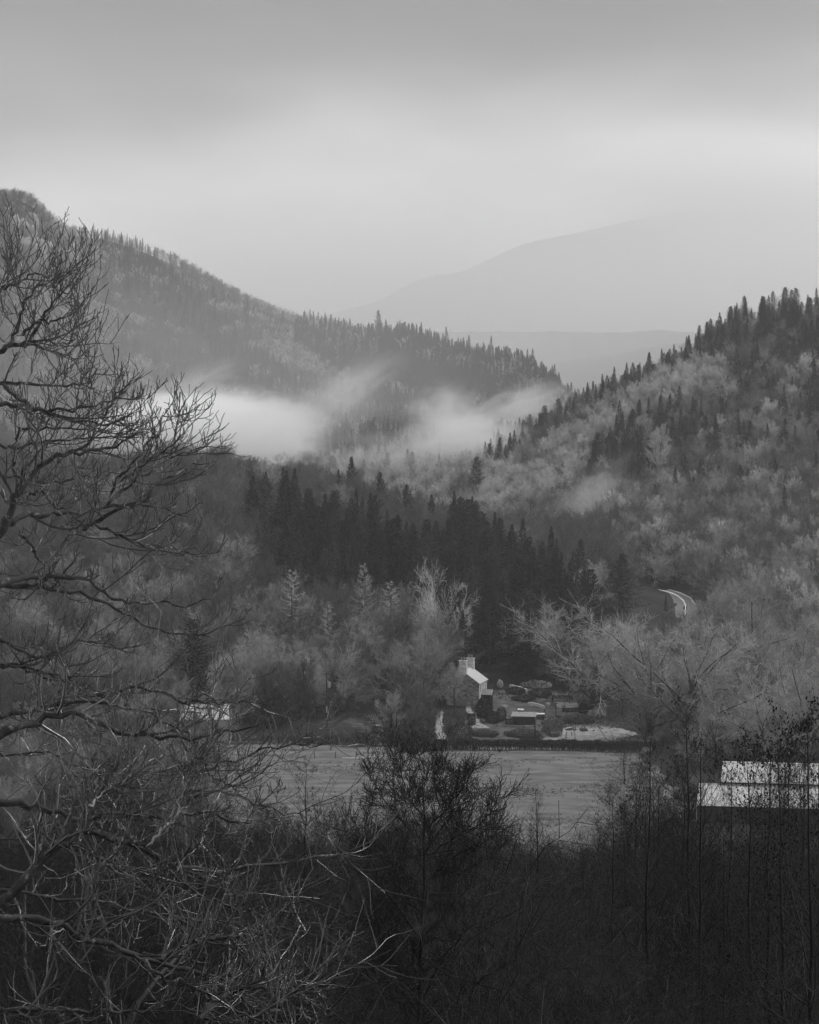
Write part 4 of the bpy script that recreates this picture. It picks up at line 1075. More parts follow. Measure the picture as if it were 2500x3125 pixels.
# --- garden things
M['hedge'] = mat('hedge_leaf', 0.028, 0.5, 1.2, 0.7, 0.2)
M['hedge_mid'] = mat('shrub_leaf', 0.05, 0.5, 1.2, 0.7, 0.2)
def leafmass(name, shape, n, leaf, seed, m, loc, rz=0.0, label=None, cat=None, group=None, stem=True):
    """shrub: leaves through a volume given by shape(rng,n)->points, on a few stems"""
    r = np.random.default_rng(seed)
    p = shape(r, n)
    u = norm(r.normal(0, 1, (n, 3))); v = norm(np.cross(u, r.normal(0, 1, (n, 3))))
    R_ = empty(name, loc, rz)
    s = leaf * r.uniform(0.6, 1.4, n)[:, None]
    ac = Acc().quads(p, u * s, v * s * 0.55)
    o = link('foliage', ac.mesh('foliage', False), m, R_)
    if stem:
        zmax = p[:, 2].max(); q = p[r.choice(n, 14)]
        st = np.stack([np.stack([q[:, 0] * .4, q[:, 1] * .4, np.full(14, -0.2)], 1), np.stack([q[:, 0] * .7, q[:, 1] * .7, q[:, 2] * .5], 1), q], 1)
        link('stem', Acc().tub(st, np.full((14, 3), 0.03) * np.array([1.4, 1, .5]), 4).mesh('stem'), M['bark'], R_)
    return tag(R_, label, cat, group)
def ball(rx, ry, rz_, lump=0.12):
    def f(r, n):
        d = norm(r.normal(0, 1, (n, 3))); rad = r.uniform(0.5, 1, n) ** 0.4
        k = 1 + lump * np.sin(5 * d[:, 0] + 3 * d[:, 2]) * np.sin(4 * d[:, 1] + 1)
        p = d * (rad * k)[:, None] * np.array([rx, ry, rz_]); p[:, 2] += rz_ * 0.85
        return p[p[:, 2] > 0.0] if False else np.stack([p[:, 0], p[:, 1], np.abs(p[:, 2])], 1)
    return f
def boxy(sx, sy, sz):
    def f(r, n):
        p = r.uniform(-1, 1, (n, 3)); k = r.integers(0, 3, n); s = np.sign(r.normal(0, 1, n))
        p[np.arange(n), k] = s * r.uniform(0.86, 1.0, n)
        p *= np.array([sx / 2, sy / 2, sz / 2]); p[:, 2] += sz / 2
        return p
    return f
def shrub(px, py, wm, hm, label, m='hedge', box=False, n=1400, seed=1, leaf=0.16, depth=None):
    p = gp(px, py)
    f = boxy(wm, depth or wm, hm) if box else ball(wm / 2, (depth or wm) / 2, hm / 1.85)
    return leafmass('garden_shrub', f, n, leaf, seed, M[m], p, 0, label, 'shrub')
shrub(1440, 2212, 1.6, 2.5, 'clipped block of dark hedge standing on the garden path', box=True, n=900, seed=1)
shrub(1478, 2190, 4.2, 4.6, 'big dark evergreen bush below the cottage porch', n=2600, seed=2, leaf=0.2)
shrub(1503, 2206, 4.0, 2.9, 'low round evergreen bush right of the garden path', n=1800, seed=3)
shrub(1530, 2200, 2.6, 3.4, 'loose bare shrub beside the garden shed', 'hedge_mid', n=1000, seed=4)
shrub(1560, 2212, 2.5, 1.3, 'small clipped hedge in front of the garden shed', box=True, n=800, seed=5)
shrub(1527, 2098, 1.5, 1.9, 'rounded pale shrub on the bank behind the cottage', 'twig_pale', n=700, seed=6)
shrub(1781, 2177, 2.4, 2.6, 'round dark bush at the right end of the garden lawn', n=1500, seed=7)
shrub(1744, 2173, 4.2, 0.9, 'low dark clipped hedge along the garden lawn', box=True, n=900, seed=8, depth=0.8)
shrub(1716, 2141, 5.0, 1.4, 'straight dark hedge at the top of the garden lawn', box=True, n=1100, seed=9, depth=0.8)
shrub(1690, 2248, 4.6, 4.6, 'grey brown bush around the foot of the slim garden pole', 'twig', n=3000, seed=10, leaf=0.14)
shrub(1405, 2262, 6.0, 4.2, 'dark bush behind the hedge between drive and garden path', 'hedge_mid', n=2600, seed=11)
shrub(1600, 2250, 9.0, 2.0, 'rough bank of brambles below the garden shed', 'twig', n=3400, seed=12, depth=3)
shrub(1480, 2248, 7.0, 1.6, 'rough bank of brambles below the garden path', 'twig', n=2600, seed=13, depth=2.4)
shrub(1770, 2210, 8.0, 2.4, 'grey thicket below the garden lawn', 'twig', n=3200, seed=14, depth=3)
shrub(1600, 2140, 6.0, 1.6, 'low heather coloured bushes on the garden rockery', 'hedge_mid', n=1800, seed=15, depth=3)
shrub(1650, 2128, 6.0, 2.2, 'dark bushes on the bank above the garden', 'hedge_mid', n=1800, seed=16, depth=3)
shrub(1575, 2118, 5.0, 1.8, 'dark bushes on the bank right of the porch', 'hedge_mid', n=1500, seed=17, depth=3)
shrub(1640, 2100, 8.0, 2.0, 'tangled pale brambles on the bank at the wood edge', 'twig_pale', n=900, seed=18, depth=3)
shrub(1225, 2252, 7.0, 2.2, 'low bramble bank between the parked car and the drive', 'twig', n=2600, seed=20, depth=3)
shrub(1285, 2258, 5.0, 2.6, 'dark low bush at the foot of the trees by the drive', 'hedge_mid', n=2000, seed=21, depth=3)
shrub(1395, 2130, 5.5, 2.6, 'grey bush growing against the cottage gable', 'twig', n=2000, seed=19, depth=3)

def shed():
    p = gp(1598, 2216)
    R_ = empty('garden_shed', p, math.radians(-8)); tag(R_, 'low dark garden shed with a sagging pale felt roof', 'shed')
    part('wall', lambda bm: [bx(bm, -2.6, 2.6, 0, 0.12, -0.3, 2.2), bx(bm, -2.6, 2.6, 2.5, 2.62, -0.3, 2.7), prism(bm, [(0.12, -0.3), (2.5, -0.3), (2.5, 2.7), (0.12, 2.2)], 'x', -2.6, -2.48), prism(bm, [(0.12, -0.3), (2.5, -0.3), (2.5, 2.7), (0.12, 2.2)], 'x', 2.48, 2.6)], M['timber'], R_)
    part('roof', lambda bm: prism(bm, [(-0.3, 2.17), (2.9, 2.83), (2.9, 2.93), (1.3, 2.56), (-0.3, 2.27)], 'x', -2.9, 2.9), M['gravel'], R_)
    part('door', lambda bm: bx(bm, 0.6, 1.5, -0.05, -0.003, -0.1, 1.9), M['pole'], R_)
shed()
def woodpile(px, py, label, w, sheet_m, seed):
    p = gp(px, py)
    r = np.random.default_rng(seed)
    R_ = empty('log_pile', p); tag(R_, label, 'log pile')
    def logs(bm):
        for i in range(5):
            for j in range(int(w / 0.3)):
                cyl2(bm, -w / 2 + 0.15 + j * 0.3, i * 0.26 + 0.13, r.uniform(0.1, 0.14))
    def cyl2(bm, x, z, rad):
        n = 7
        lo = [bm.verts.new((x + rad * math.cos(k * 6.283 / n), 0, z + rad * math.sin(k * 6.283 / n))) for k in range(n)]
        hi = [bm.verts.new((x + rad * math.cos(k * 6.283 / n), 1.0, z + rad * math.sin(k * 6.283 / n))) for k in range(n)]
        bm.faces.new(lo); bm.faces.new(hi[::-1])
        for i in range(n): bm.faces.new((lo[i], hi[i], hi[(i + 1) % n], lo[(i + 1) % n]))
    part('logs', logs, M['bark'], R_)
    xs = np.linspace(-w / 2, w / 2, 14); ys = np.linspace(-0.15, 1.15, 6)
    XX, YY = np.meshgrid(xs, ys, indexing='ij')
    ZZ = 1.42 + r.normal(0, 0.07, XX.shape); ZZ[:, 0] -= 0.18; ZZ[:, -1] -= 0.18
    idx = np.arange(XX.size).reshape(XX.shape)
    Q = np.stack([idx[:-1, :-1], idx[1:, :-1], idx[1:, 1:], idx[:-1, 1:]], -1).reshape(-1, 4)
    link('cover', mesh_np('cover', np.stack([XX.ravel(), YY.ravel(), ZZ.ravel()], 1), Q), sheet_m, R_)
woodpile(1647, 2196, 'log pile under a crumpled white sheet right of the shed', 2.4, M['white'], 1)
woodpile(1590, 2183, 'small log pile under a white sheet behind the shed', 1.5, M['white'], 2)
def wall(pts, h, t, m, label, name='stone_wall'):
    P = [gp(*p) for p in pts]
    r = np.random.default_rng(int(pts[0][0]))
    R_ = empty(name, P[0]); tag(R_, label, 'wall')
    def b(bm):
        for A, B in zip(P[:-1], P[1:]):
            n = max(1, int((B - A).length / 0.55))
            u = (B - A) / n; wv = Vector((-u.y, u.x, 0)).normalized() * t / 2
            for k in range(n):
                a0 = A - P[0] + u * k; a1 = a0 + u * 0.97
                hh = h * r.uniform(0.85, 1.12); zz = Vector((0, 0, 1))
                vs_ = [bm.verts.new(q + wv * s + zz * zz_) for zz_ in (-0.3, hh) for q in (a0, a1) for s in (-1, 1)]
                for f in ((0, 2, 3, 1), (4, 5, 7, 6), (0, 1, 5, 4), (2, 6, 7, 3), (0, 4, 6, 2), (1, 3, 7, 5)): bm.faces.new([vs_[i] for i in f])
    part('stones', b, m, R_, 0.03)
wall([(1556, 2098), (1580, 2104), (1608, 2112)], 0.8, 0.5, M['stone_pale'], 'low pale stone wall running down the bank behind the porch')
wall([(1612, 2152), (1640, 2156), (1662, 2164)], 0.8, 0.5, M['stone_pale'], 'low curved stone wall above the garden shed')
wall([(1690, 2142), (1745, 2143)], 0.7, 0.5, M['stone'], 'dark retaining wall at the top of the garden lawn')
wall([(1540, 2218), (1600, 2222), (1650, 2216)], 0.5, 0.4, M['stone'], 'low rubble wall along the foot of the garden shed')
def boulder(px, py, s, label, seed):
    r = np.random.default_rng(seed)
    bm = bmesh.new(); bmesh.ops.create_icosphere(bm, subdivisions=2, radius=1)
    for v in bm.verts: v.co *= r.uniform(0.8, 1.12); v.co.z *= 0.7
    me = bpy.data.meshes.new('boulder'); bm.to_mesh(me); bm.free()
    o = link('boulder', me, M['rock']); o.location = gp(px, py); o.scale = (s, s, s)
    tag(o, label, 'boulder')
boulder(1538, 2158, 0.95, 'large pale boulder right of the evergreen bush', 1)
boulder(1528, 2163, 0.6, 'smaller pale boulder leaning by the large one', 2)
boulder(1672, 2150, 0.8, 'pale boulder on the rockery left of the lawn', 3)

# fences
def fence(pts, h, label, wires=(0.4, 0.75, 1.05)):
    P = [gp(*p) for p in pts]
    R_ = empty('wire_fence', P[0]); tag(R_, label, 'fence')
    for p in P:
        q = p - P[0]
        part('post', lambda bm: cyl(bm, q.x, q.y, q.z - 0.3, q.z + h, 0.08, 0.07, 6), M['pole'], R_)
    for w_ in wires:
        A = np.array([[tuple(p - P[0] + Vector((0, 0, w_ * h / 1.15))) for p in P]])
        link('wire', Acc().tub(A, np.full((1, len(P)), 0.012), 3).mesh('wire'), M['render'], R_)
fence([(960, 2315), (1024, 2315), (1087, 2314), (1136, 2312), (1183, 2305), (1222, 2300)], 1.5, 'post and wire fence along the edge of the pasture')
fence([(1745, 2247), (1750, 2232), (1757, 2231), (1773, 2232), (1779, 2231)], 1.0, 'short run of leaning posts on the pale grass slope')

# the trimmed hedge between pasture and garden
def hedge():
    r = np.random.default_rng(8)
    path = np.array([gp(*p)[:2] for p in ((1222, 2298), (1250, 2296), (1330, 2292), (1450, 2290), (1600, 2289), (1750, 2291), (1890, 2296), (1960, 2298))])
    s = np.r_[0, np.cumsum(np.linalg.norm(np.diff(path, axis=0), axis=1))]
    n = 26000
    t = r.uniform(0, s[-1], n)
    x = np.interp(t, s, path[:, 0]); y = np.interp(t, s, path[:, 1])
    dense = np.interp(t, [0, 14, 19, 24, 30, 36, 60], [1, 1, 0.35, 0.25, 0.6, 0.85, 0.8])
    top = 2.35 + 0.12 * np.sin(t * 0.9) + 0.1 * np.sin(t * 2.3 + 1) - np.clip((3 - t) / 3, 0, 1) * 1.2
    low = 0.15 + (1 - dense) * (1.0 + 0.7 * np.sin(t * 3.1) * np.sin(t * 1.3 + 2))
    k = r.random(n)
    z = np.where(r.random(n) < 0.9, low + (top - low) * k ** 0.8, top * r.random(n))
    y = y + r.normal(0, 0.42, n); x = x + r.normal(0, 0.1, n)
    R_ = empty('field_hedge', (0, 0, 0)); tag(R_, 'long trimmed dark hedge with gaps at its foot along the pasture', 'hedge')
    zz = ground(x, y) + z
    p = np.stack([x, y, zz], 1)
    u = norm(r.normal(0, 1, (n, 3)) + np.array([0, 0, 0.6])); v = norm(np.cross(u, r.normal(0, 1, (n, 3))))
    sz = r.uniform(0.08, 0.26, n)[:, None]
    fo = link('foliage', Acc().quads(p, u * sz, v * 0.06).mesh('foliage', False), M['hedge'], R_)
    m = 150
    t = np.linspace(0.5, s[-1] - 0.2, m) + r.normal(0, 0.15, m)
    x = np.interp(t, s, path[:, 0]); y = np.interp(t, s, path[:, 1])
    base = np.stack([x, y, ground(x, y) - 0.1], 1)
    q = np.stack([base, base + np.stack([r.normal(0, .2, m), r.normal(0, .2, m), np.full(m, 1.0)], 1), base + np.stack([r.normal(0, .5, m), r.normal(0, .2, m), np.full(m, 2.1)], 1)], 1)
    link('stems', Acc().tub(q, np.full((m, 3), 0.09) * np.array([1.3, 1, .4]), 5).mesh('stems'), M['bark_dark'], R_)
hedge()

# pale crag on the far hill
def crag():
    r = np.random.default_rng(14)
    ac = Acc()
    bm0 = bmesh.new(); bmesh.ops.create_icosphere(bm0, subdivisions=2, radius=1)
    V0 = np.array([v.co[:] for v in bm0.verts]); T0 = np.array([[v.index for v in f.verts] for f in bm0.faces]); bm0.free()
    for px, py in [(40, 700), (70, 712), (95, 718), (60, 735), (85, 750), (110, 760), (70, 765), (100, 790), (120, 800), (165, 790), (190, 800), (210, 810), (150, 775), (225, 785), (95, 700)]:
        d = 1925.0
        for _ in range(40):
            x = (px - 1250) / F * d; z = g1(x, d); d += 0.4 * ((CAMZ + (HOR - py) / F * d) > z) * 12 - 0.4 * ((CAMZ + (HOR - py) / F * d) <= z) * 12
        c = np.array([(px - 1250) / F * d, d, z])
        V = V0 * r.uniform(0.75, 1.25, (len(V0), 1)) * np.array([r.uniform(4, 8), 4, r.uniform(5, 11)]) + c
        ac.add(V, T0)
    o = link('crag', ac.mesh('crag', False), M['rock']); tag(o, 'pale broken crag among the trees on the far left hill', 'crag')
crag()

# ------------------------------------------------------------------ the near wood
M['bark_alder'] = mat('alder_bark', 0.010, 0.4, 8.0, 0.6, 0.15, bump=0.3)
M['twig_alder'] = mat('alder_twig', 0.012, 0.4, 4.0, 0.6, 0.2)
def alder_proto(seed, H=18.0, per1=34, spread=0.22, cones=0.5, top=1.0, base=0.12, ang0=1.05, lean=0.02):
    r = np.random.default_rng(seed)
    K = 12
    z = np.linspace(0, H * top, K)
    tp = np.stack([np.cumsum(r.normal(0, lean * H / 6, K)), np.cumsum(r.normal(0, lean * H / 6, K)), z], 1)[None]
    tp[0, :, :2] -= tp[0, 0, :2]
    tr = (H * 0.0065) * np.linspace(1.3, 0.1, K)[None]
    tk = Acc().tub(tp, tr, 7)
    a, ar = grow(tp, tr, per1, base, 0.99, lambda t: ang0 - 0.45 * t, 0.15, lambda t, pl: H * spread * (1.25 - 1.0 * t) + 0.4, 6, 0.55, 0.10, 0.45, 0.009, 0.3, r=r)
    cr = Acc().tub(a, ar, 4)
    b, br = grow(a, ar, 8, 0.2, 1.0, 0.65, 0.2, lambda t, pl: pl * 0.42 * (1.15 - 0.6 * t), 4, 0.35, 0.12, 0.6, 0.006, 0.5, r=r)
    cr.tub(b, br, 3)
    c, c_r = grow(b, br, 6, 0.15, 1.0, 0.6, 0.25, lambda t, pl: pl * 0.45 + 0.08, 3, 0.3, 0.14, 0.7, 0.0045, 0.6, r=r)
    cr.tub(c, c_r, 3)
    out = [tk.mesh('alder_trunk'), cr.mesh('alder_crown')]
    tips = np.concatenate([c[:, -1], c[:, 1]])
    hgt = tips[:, 2] / H
    p = tips[r.random(len(tips)) < cones * np.clip((hgt - 0.35) * 2.2, 0.05, 1)]
    n = len(p)
    if n:
        u = norm(r.normal(0, 0.5, (n, 3)) + np.array([0, 0, -1.0])); v = norm(np.cross(u, r.normal(0, 1, (n, 3)))); w = np.cross(u, v)
        s = r.uniform(0.035, 0.075, n)[:, None]
        ac = Acc()
        ac.quads(p + u * s, u * s, v * s * 0.55); ac.quads(p + u * s, u * s, w * s * 0.55)
        out.append(ac.mesh('alder_cones', False))
    return out
def mats3(t):
    t[0].materials.append(M['bark_alder']); t[1].materials.append(M['twig_alder'])
    if len(t) > 2: t[2].materials.append(M['cone'])
    return t
M['cone'] = mat('alder_cone', 0.006, 0.4, 5, 0.7, 0.12)
P_ALD = [mats3(alder_proto(600, 18, 40, 0.20, 0.10)), mats3(alder_proto(601, 18, 36, 0.24, 0.45)), mats3(alder_proto(602, 18, 44, 0.17, 0.06))]
P_THK = [mats3(alder_proto(610 + i, 10, (26, 22, 30)[i], (0.34, 0.42, 0.28)[i], 0.12, 0.85, 0.06, 1.0, 0.06)) for i in range(3)]
def alder(pr, px, d, top, label, rz=0.0, sx=1.0, H0=18.0, name='alder_tree', cat='alder', group=None, base=None):
    p = on_ground(px, d); p.z -= 0.2
    h = z_at(top, d) - p.z
    e = empty(name, p, rz); s = h / H0; e.scale = (s * sx, s * sx, s)
    for nm, me in zip(('trunk', 'crown', 'cones'), pr):
        o = link(nm, me, parent=e)
        if nm == 'cones': o['kind'] = 'stuff'
    return tag(e, label, cat, group)
M['twig_thicket'] = mat('thicket_twig', 0.019, 0.5, 2.0, 0.6, 0.2, rnd=0.5)
P_THK2 = [[m_.copy() for m_ in p] for p in P_THK]
for p in P_THK2: p[0].materials[0] = M['bark_dark']; p[1].materials[0] = M['twig_thicket']
def bush_proto(seed, H=4.0, stems=16):
    r = np.random.default_rng(seed)
    K = 8; n = stems
    az = r.uniform(0, 6.283, n); L = H * r.uniform(0.7, 1.25, n); el = r.uniform(0.5, 1.4, n)
    d = np.stack([np.cos(az) * np.cos(el), np.sin(az) * np.cos(el), np.sin(el)], 1)
    P = np.zeros((n, K, 3)); P[:, 0, :2] = r.normal(0, 0.25, (n, 2)); P[:, 0, 2] = -0.2
    for j in range(1, K):
        d = norm(d + np.array([0, 0, -0.16]) + r.normal(0, 0.17, (n, 3)))
        P[:, j] = P[:, j - 1] + d * (L / (K - 1))[:, None]
    R = r.uniform(0.014, 0.034, n)[:, None] * np.linspace(1, 0.3, K)[None]
    st = Acc().tub(P, R, 5)
    a, ar = grow(P, R, 11, 0.15, 1.0, 0.75, 0.3, lambda t, pl: H * (0.12 + 0.28 * r.random(len(t))), 6, 0.2, 0.25, 0.55, 0.006, 0.5, r=r)
    tw = Acc().tub(a, ar, 4)
    b, br = grow(a, ar, 7, 0.1, 1.0, 0.75, 0.3, lambda t, pl: pl * 0.5, 4, 0.15, 0.25, 0.7, 0.0045, 0.6, r=r)
    tw.tub(b, br, 3)
    c, c_r = grow(b, br, 3, 0.1, 1.0, 0.7, 0.3, lambda t, pl: pl * 0.5, 2, 0.1, 0.2, 0.8, 0.004, 0.7, r=r)
    tw.tub(c, c_r, 3)
    out = st.mesh('bush_stems'), tw.mesh('bush_twigs')
    out[0].materials.append(M['bark_dark']); out[1].materials.append(M['twig_bush'])
    return out
P_BUSH = [bush_proto(640 + i, 4.0, 13 + 2 * i) for i in range(3)]
M['twig_bush_grey'] = mat('bush_twig_grey', 0.018, 0.6, 3.0, 0.6, 0.2, rnd=0.5)
P_BUSH2 = [[m_.copy() for m_ in p] for p in P_BUSH]
for p in P_BUSH2: p[1].materials[0] = M['twig_bush_grey']; p[0].materials[0] = M['twig_bush_grey']
A_ = P_ALD
alder(A_[0], 1980, 82, 2250, 'tall straight alder left of the barn, thickest trunk of the near trees at right', 0.3)
alder(A_[2], 2098, 88, 2160, 'slim tall alder whose top overlaps the big oak', 1.3)
alder(A_[0], 2122, 84, 2240, 'alder whose trunk crosses the left end of the barn roof', 2.2)
alder(A_[1], 2290, 86, 2300, 'alder with many dark cones in front of the upper barn roof', 3.1)
alder(A_[1], 2392, 80, 2270, 'coned alder in front of the middle of the barn', 4.3)
alder(A_[1], 2478, 76, 2180, 'tallest coned alder at the right edge of the picture', 5.0)
alder(A_[2], 1870, 95, 2420, 'thin alder at the left edge of the near right thicket', 0.9)
alder(A_[2], 1780, 100, 2560, 'young alder below the pasture with an airy crown', 1.9, 1.2)
alder(A_[0], 2230, 104, 2330, 'slender alder between the trunk at the barn corner and the coned alders', 0.2)
alder(A_[0], 2440, 100, 2290, 'slender alder behind the coned alders at right', 0.7)
alder(A_[2], 1640, 110, 2420, 'thin pale tipped sapling right of the coned middle alder', 2.4, 1.3)
alder(A_[2], 930, 105, 2350, 'thin sapling left of the coned middle alder', 0.4, 1.4)

rr_ = np.random.default_rng(91)
for k in range(26):
    px_ = 1860 + 660 * (k + rr_.random()) / 26; d_ = rr_.uniform(86, 128)
    top_ = np.interp(px_, [1850, 1950, 2050, 2110, 2130, 2200, 2290, 2340, 2500], [2500, 2330, 2270, 2300, 2480, 2480, 2440, 2290, 2240]) + rr_.uniform(0, 130)
    alder(A_[(0, 2)[k % 2]], px_, d_, top_, 'slender dark alder in the thicket in front of the barn', rr_.random() * 6, rr_.uniform(0.9, 1.25), group='slender alders in front of the barn')
for i, (px_, d_, top_, lab) in enumerate((
    (690, 520, 2300, 'bushy bare tree overlapping the left end of the pasture'), (620, 505, 2330, 'low bare tree at the left end of the pasture'),
    (1905, 545, 2240, 'bare tree growing at the right end of the pasture below the hedge'), (1860, 520, 2370, 'low bush like tree at the right edge of the pasture'),
    (1950, 505, 2300, 'bare tree between the pasture and the barn'), (770, 500, 2400, 'small bare tree standing in front of the left part of the pasture'))):
    alder(P_THK2[i % 3], px_, d_, top_, lab, i * 1.3, 1.7, 10.0, 'bare_tree', 'bare tree')
# thicket below: brush and saplings on the slope between the camera and the pasture
BX = [-200, 0, 300, 560, 700, 900, 1050, 1150, 1380, 1480, 1600, 1700, 1790, 1850, 1950, 2050, 2120, 2200, 2700]
BY = [2200, 2240, 2290, 2330, 2370, 2330, 2420, 2400, 2380, 2500, 2480, 2560, 2520, 2420, 2330, 2280, 2440, 2520, 2500]
r = np.random.default_rng(41)
sap, bush = [], []
for d0, d1, st, hr, pb in ((22, 60, 2.3, (2, 3.6), 0.96), (60, 135, 3.4, (2.2, 5.0), 0.85), (135, 300, 5.0, (4, 11), 0.45), (300, 480, 6.0, (5, 10), 0.35)):
    X, Y, Z = scatter(d0, d1, -120, 2620, st, r)
    px, _ = topix(X, Y, Z)
    lim = z_at(np.interp(px, BX, BY) + r.uniform(0, 120, len(px)) + np.clip((130 - Y), 0, 100) * 2.2, Y)
    low = np.where((Y < 64) & (px > 850), np.where(px < 1600, 3020, 2900) + r.uniform(0, 120, len(px)), np.where((Y < 92) & (px > 1600), 2720 + r.uniform(0, 150, len(px)), 0))
    lim = np.where(low > 0, np.minimum(lim, z_at(low, Y)), lim)
    isb = r.random(len(X)) < pb
    h = np.minimum(r.uniform(hr[0], hr[1], len(X)) * np.where(isb, 1.0, 1.35), lim - Z)
    h = np.where(isb, np.minimum(h, 6.0), h)
    vis = topix(X, Y, Z + h)[1] < 3180
    barnclear = ~((px > 2090) & (Y > 440))
    for i in np.nonzero((h > 1.2) & vis & barnclear)[0]: (bush if isb[i] else sap).append((X[i], Y[i], Z[i], h[i]))
for L_ in (sap, bush): L_.sort(key=lambda c: -c[3] / c[1])
print('saplings', len(sap), 'bushes', len(bush))
for x, y, z, h in sap[:250]:
    pr = P_THK2[r.integers(3)] if (y > 95 and x / y * F + 1250 > 800) or y > 260 else P_THK[r.integers(3)]
    e = empty('sapling_tree', (x, y, z - 0.2), r.random() * 6.28); s = h / 10.0; e.scale = (s * 1.1, s * 1.1, s)
    e.rotation_euler.x = r.normal(0, 0.08); e.rotation_euler.y = r.normal(0, 0.08)
    for nm, me in zip(('trunk', 'crown', 'cones'), pr):
        o = link(nm, me, parent=e)
        if nm == 'cones': o['kind'] = 'stuff'
    tag(e, 'dark bare sapling in the tangled thicket on the near slope', 'sapling', 'saplings of the near thicket')
for x, y, z, h in bush[:290]:
    pr = P_BUSH2[r.integers(3)] if (y > 63 and x / y * F + 1250 > 800) else P_BUSH[r.integers(3)]
    e = empty('bare_bush', (x, y, z - 0.1), r.random() * 6.28); s = h / 4.0; e.scale = (s * r.uniform(1, 1.4), s * r.uniform(1, 1.4), s)
    for nm, me in zip(('stems', 'twigs'), pr): link(nm, me, parent=e)
    tag(e, 'dark tangled leafless bush low in the near thicket', 'bush', 'bushes of the near thicket')
if len(sap) > 250:
    a = np.array(sap[250:])
    stuff_forest('sapling_wood', [joined(p[0], p[1], 'thicket', M['bark_dark'], M['twig_thicket']) for p in P_THK], a[:, :3], r.random(len(a)) * 6.28, a[:, 3] / 10.0, r.integers(0, 3, len(a)), 'dark thicket between the near slope and the pasture')
if len(bush) > 290:
    a = np.array(bush[290:])
    stuff_forest('undergrowth', [joined(p[0], p[1], 'bush', M['twig_bush_grey'], M['twig_bush_grey']) for p in P_BUSH], a[:, :3], r.random(len(a)) * 6.28, a[:, 3] / 4.0, r.integers(0, 3, len(a)), 'dark undergrowth covering the near slope')

# ------------------------------------------------------------------ traced trees
def limb(pts, conv, d, dz=0.0, r0=0.03, r1=0.008, K=18, seed=0, zig=1.0):
    """a limb through pixels, at distances around d, resampled and roughened"""
    rr = np.random.default_rng(seed)
    P = np.array([conv(*p) for p in pts], float)
    s = np.r_[0, np.cumsum(np.linalg.norm(np.diff(P, axis=0), axis=1))]
    t = np.linspace(0, s[-1], K)
    # Catmull-like smoothing
    px = np.interp(t, s, P[:, 0]); py = np.interp(t, s, P[:, 1])
    for _ in range(1):
        px[1:-1] = (px[:-2] + 2 * px[1:-1] + px[2:]) / 4; py[1:-1] = (py[:-2] + 2 * py[1:-1] + py[2:]) / 4
    px += rr.normal(0, 2.0 * zig, K); py += rr.normal(0, 2.0 * zig, K)
    dd_ = d + dz * np.linspace(0, 1, K) + np.cumsum(rr.normal(0, 0.06, K)) * d / 20
    pts3 = np.stack([(px - 1250) / F * dd_, dd_, CAMZ - (py - HOR) / F * dd_], 1)
    R = (r0 + (r1 - r0) * np.linspace(0, 1, K) ** 0.8) * (1 + rr.normal(0, 0.09, K))
    R[0] *= 0.12; R[-1] *= 0.5
    return pts3, R
c6 = lambda x, y: (x / 1.54, 700 + y / 1.54)
c7 = lambda x, y: (x / 1.38, 2000 + y / 1.38)
cA = lambda x, y: (1050 + x / 2.4637, 2250 + y / 2.4637)
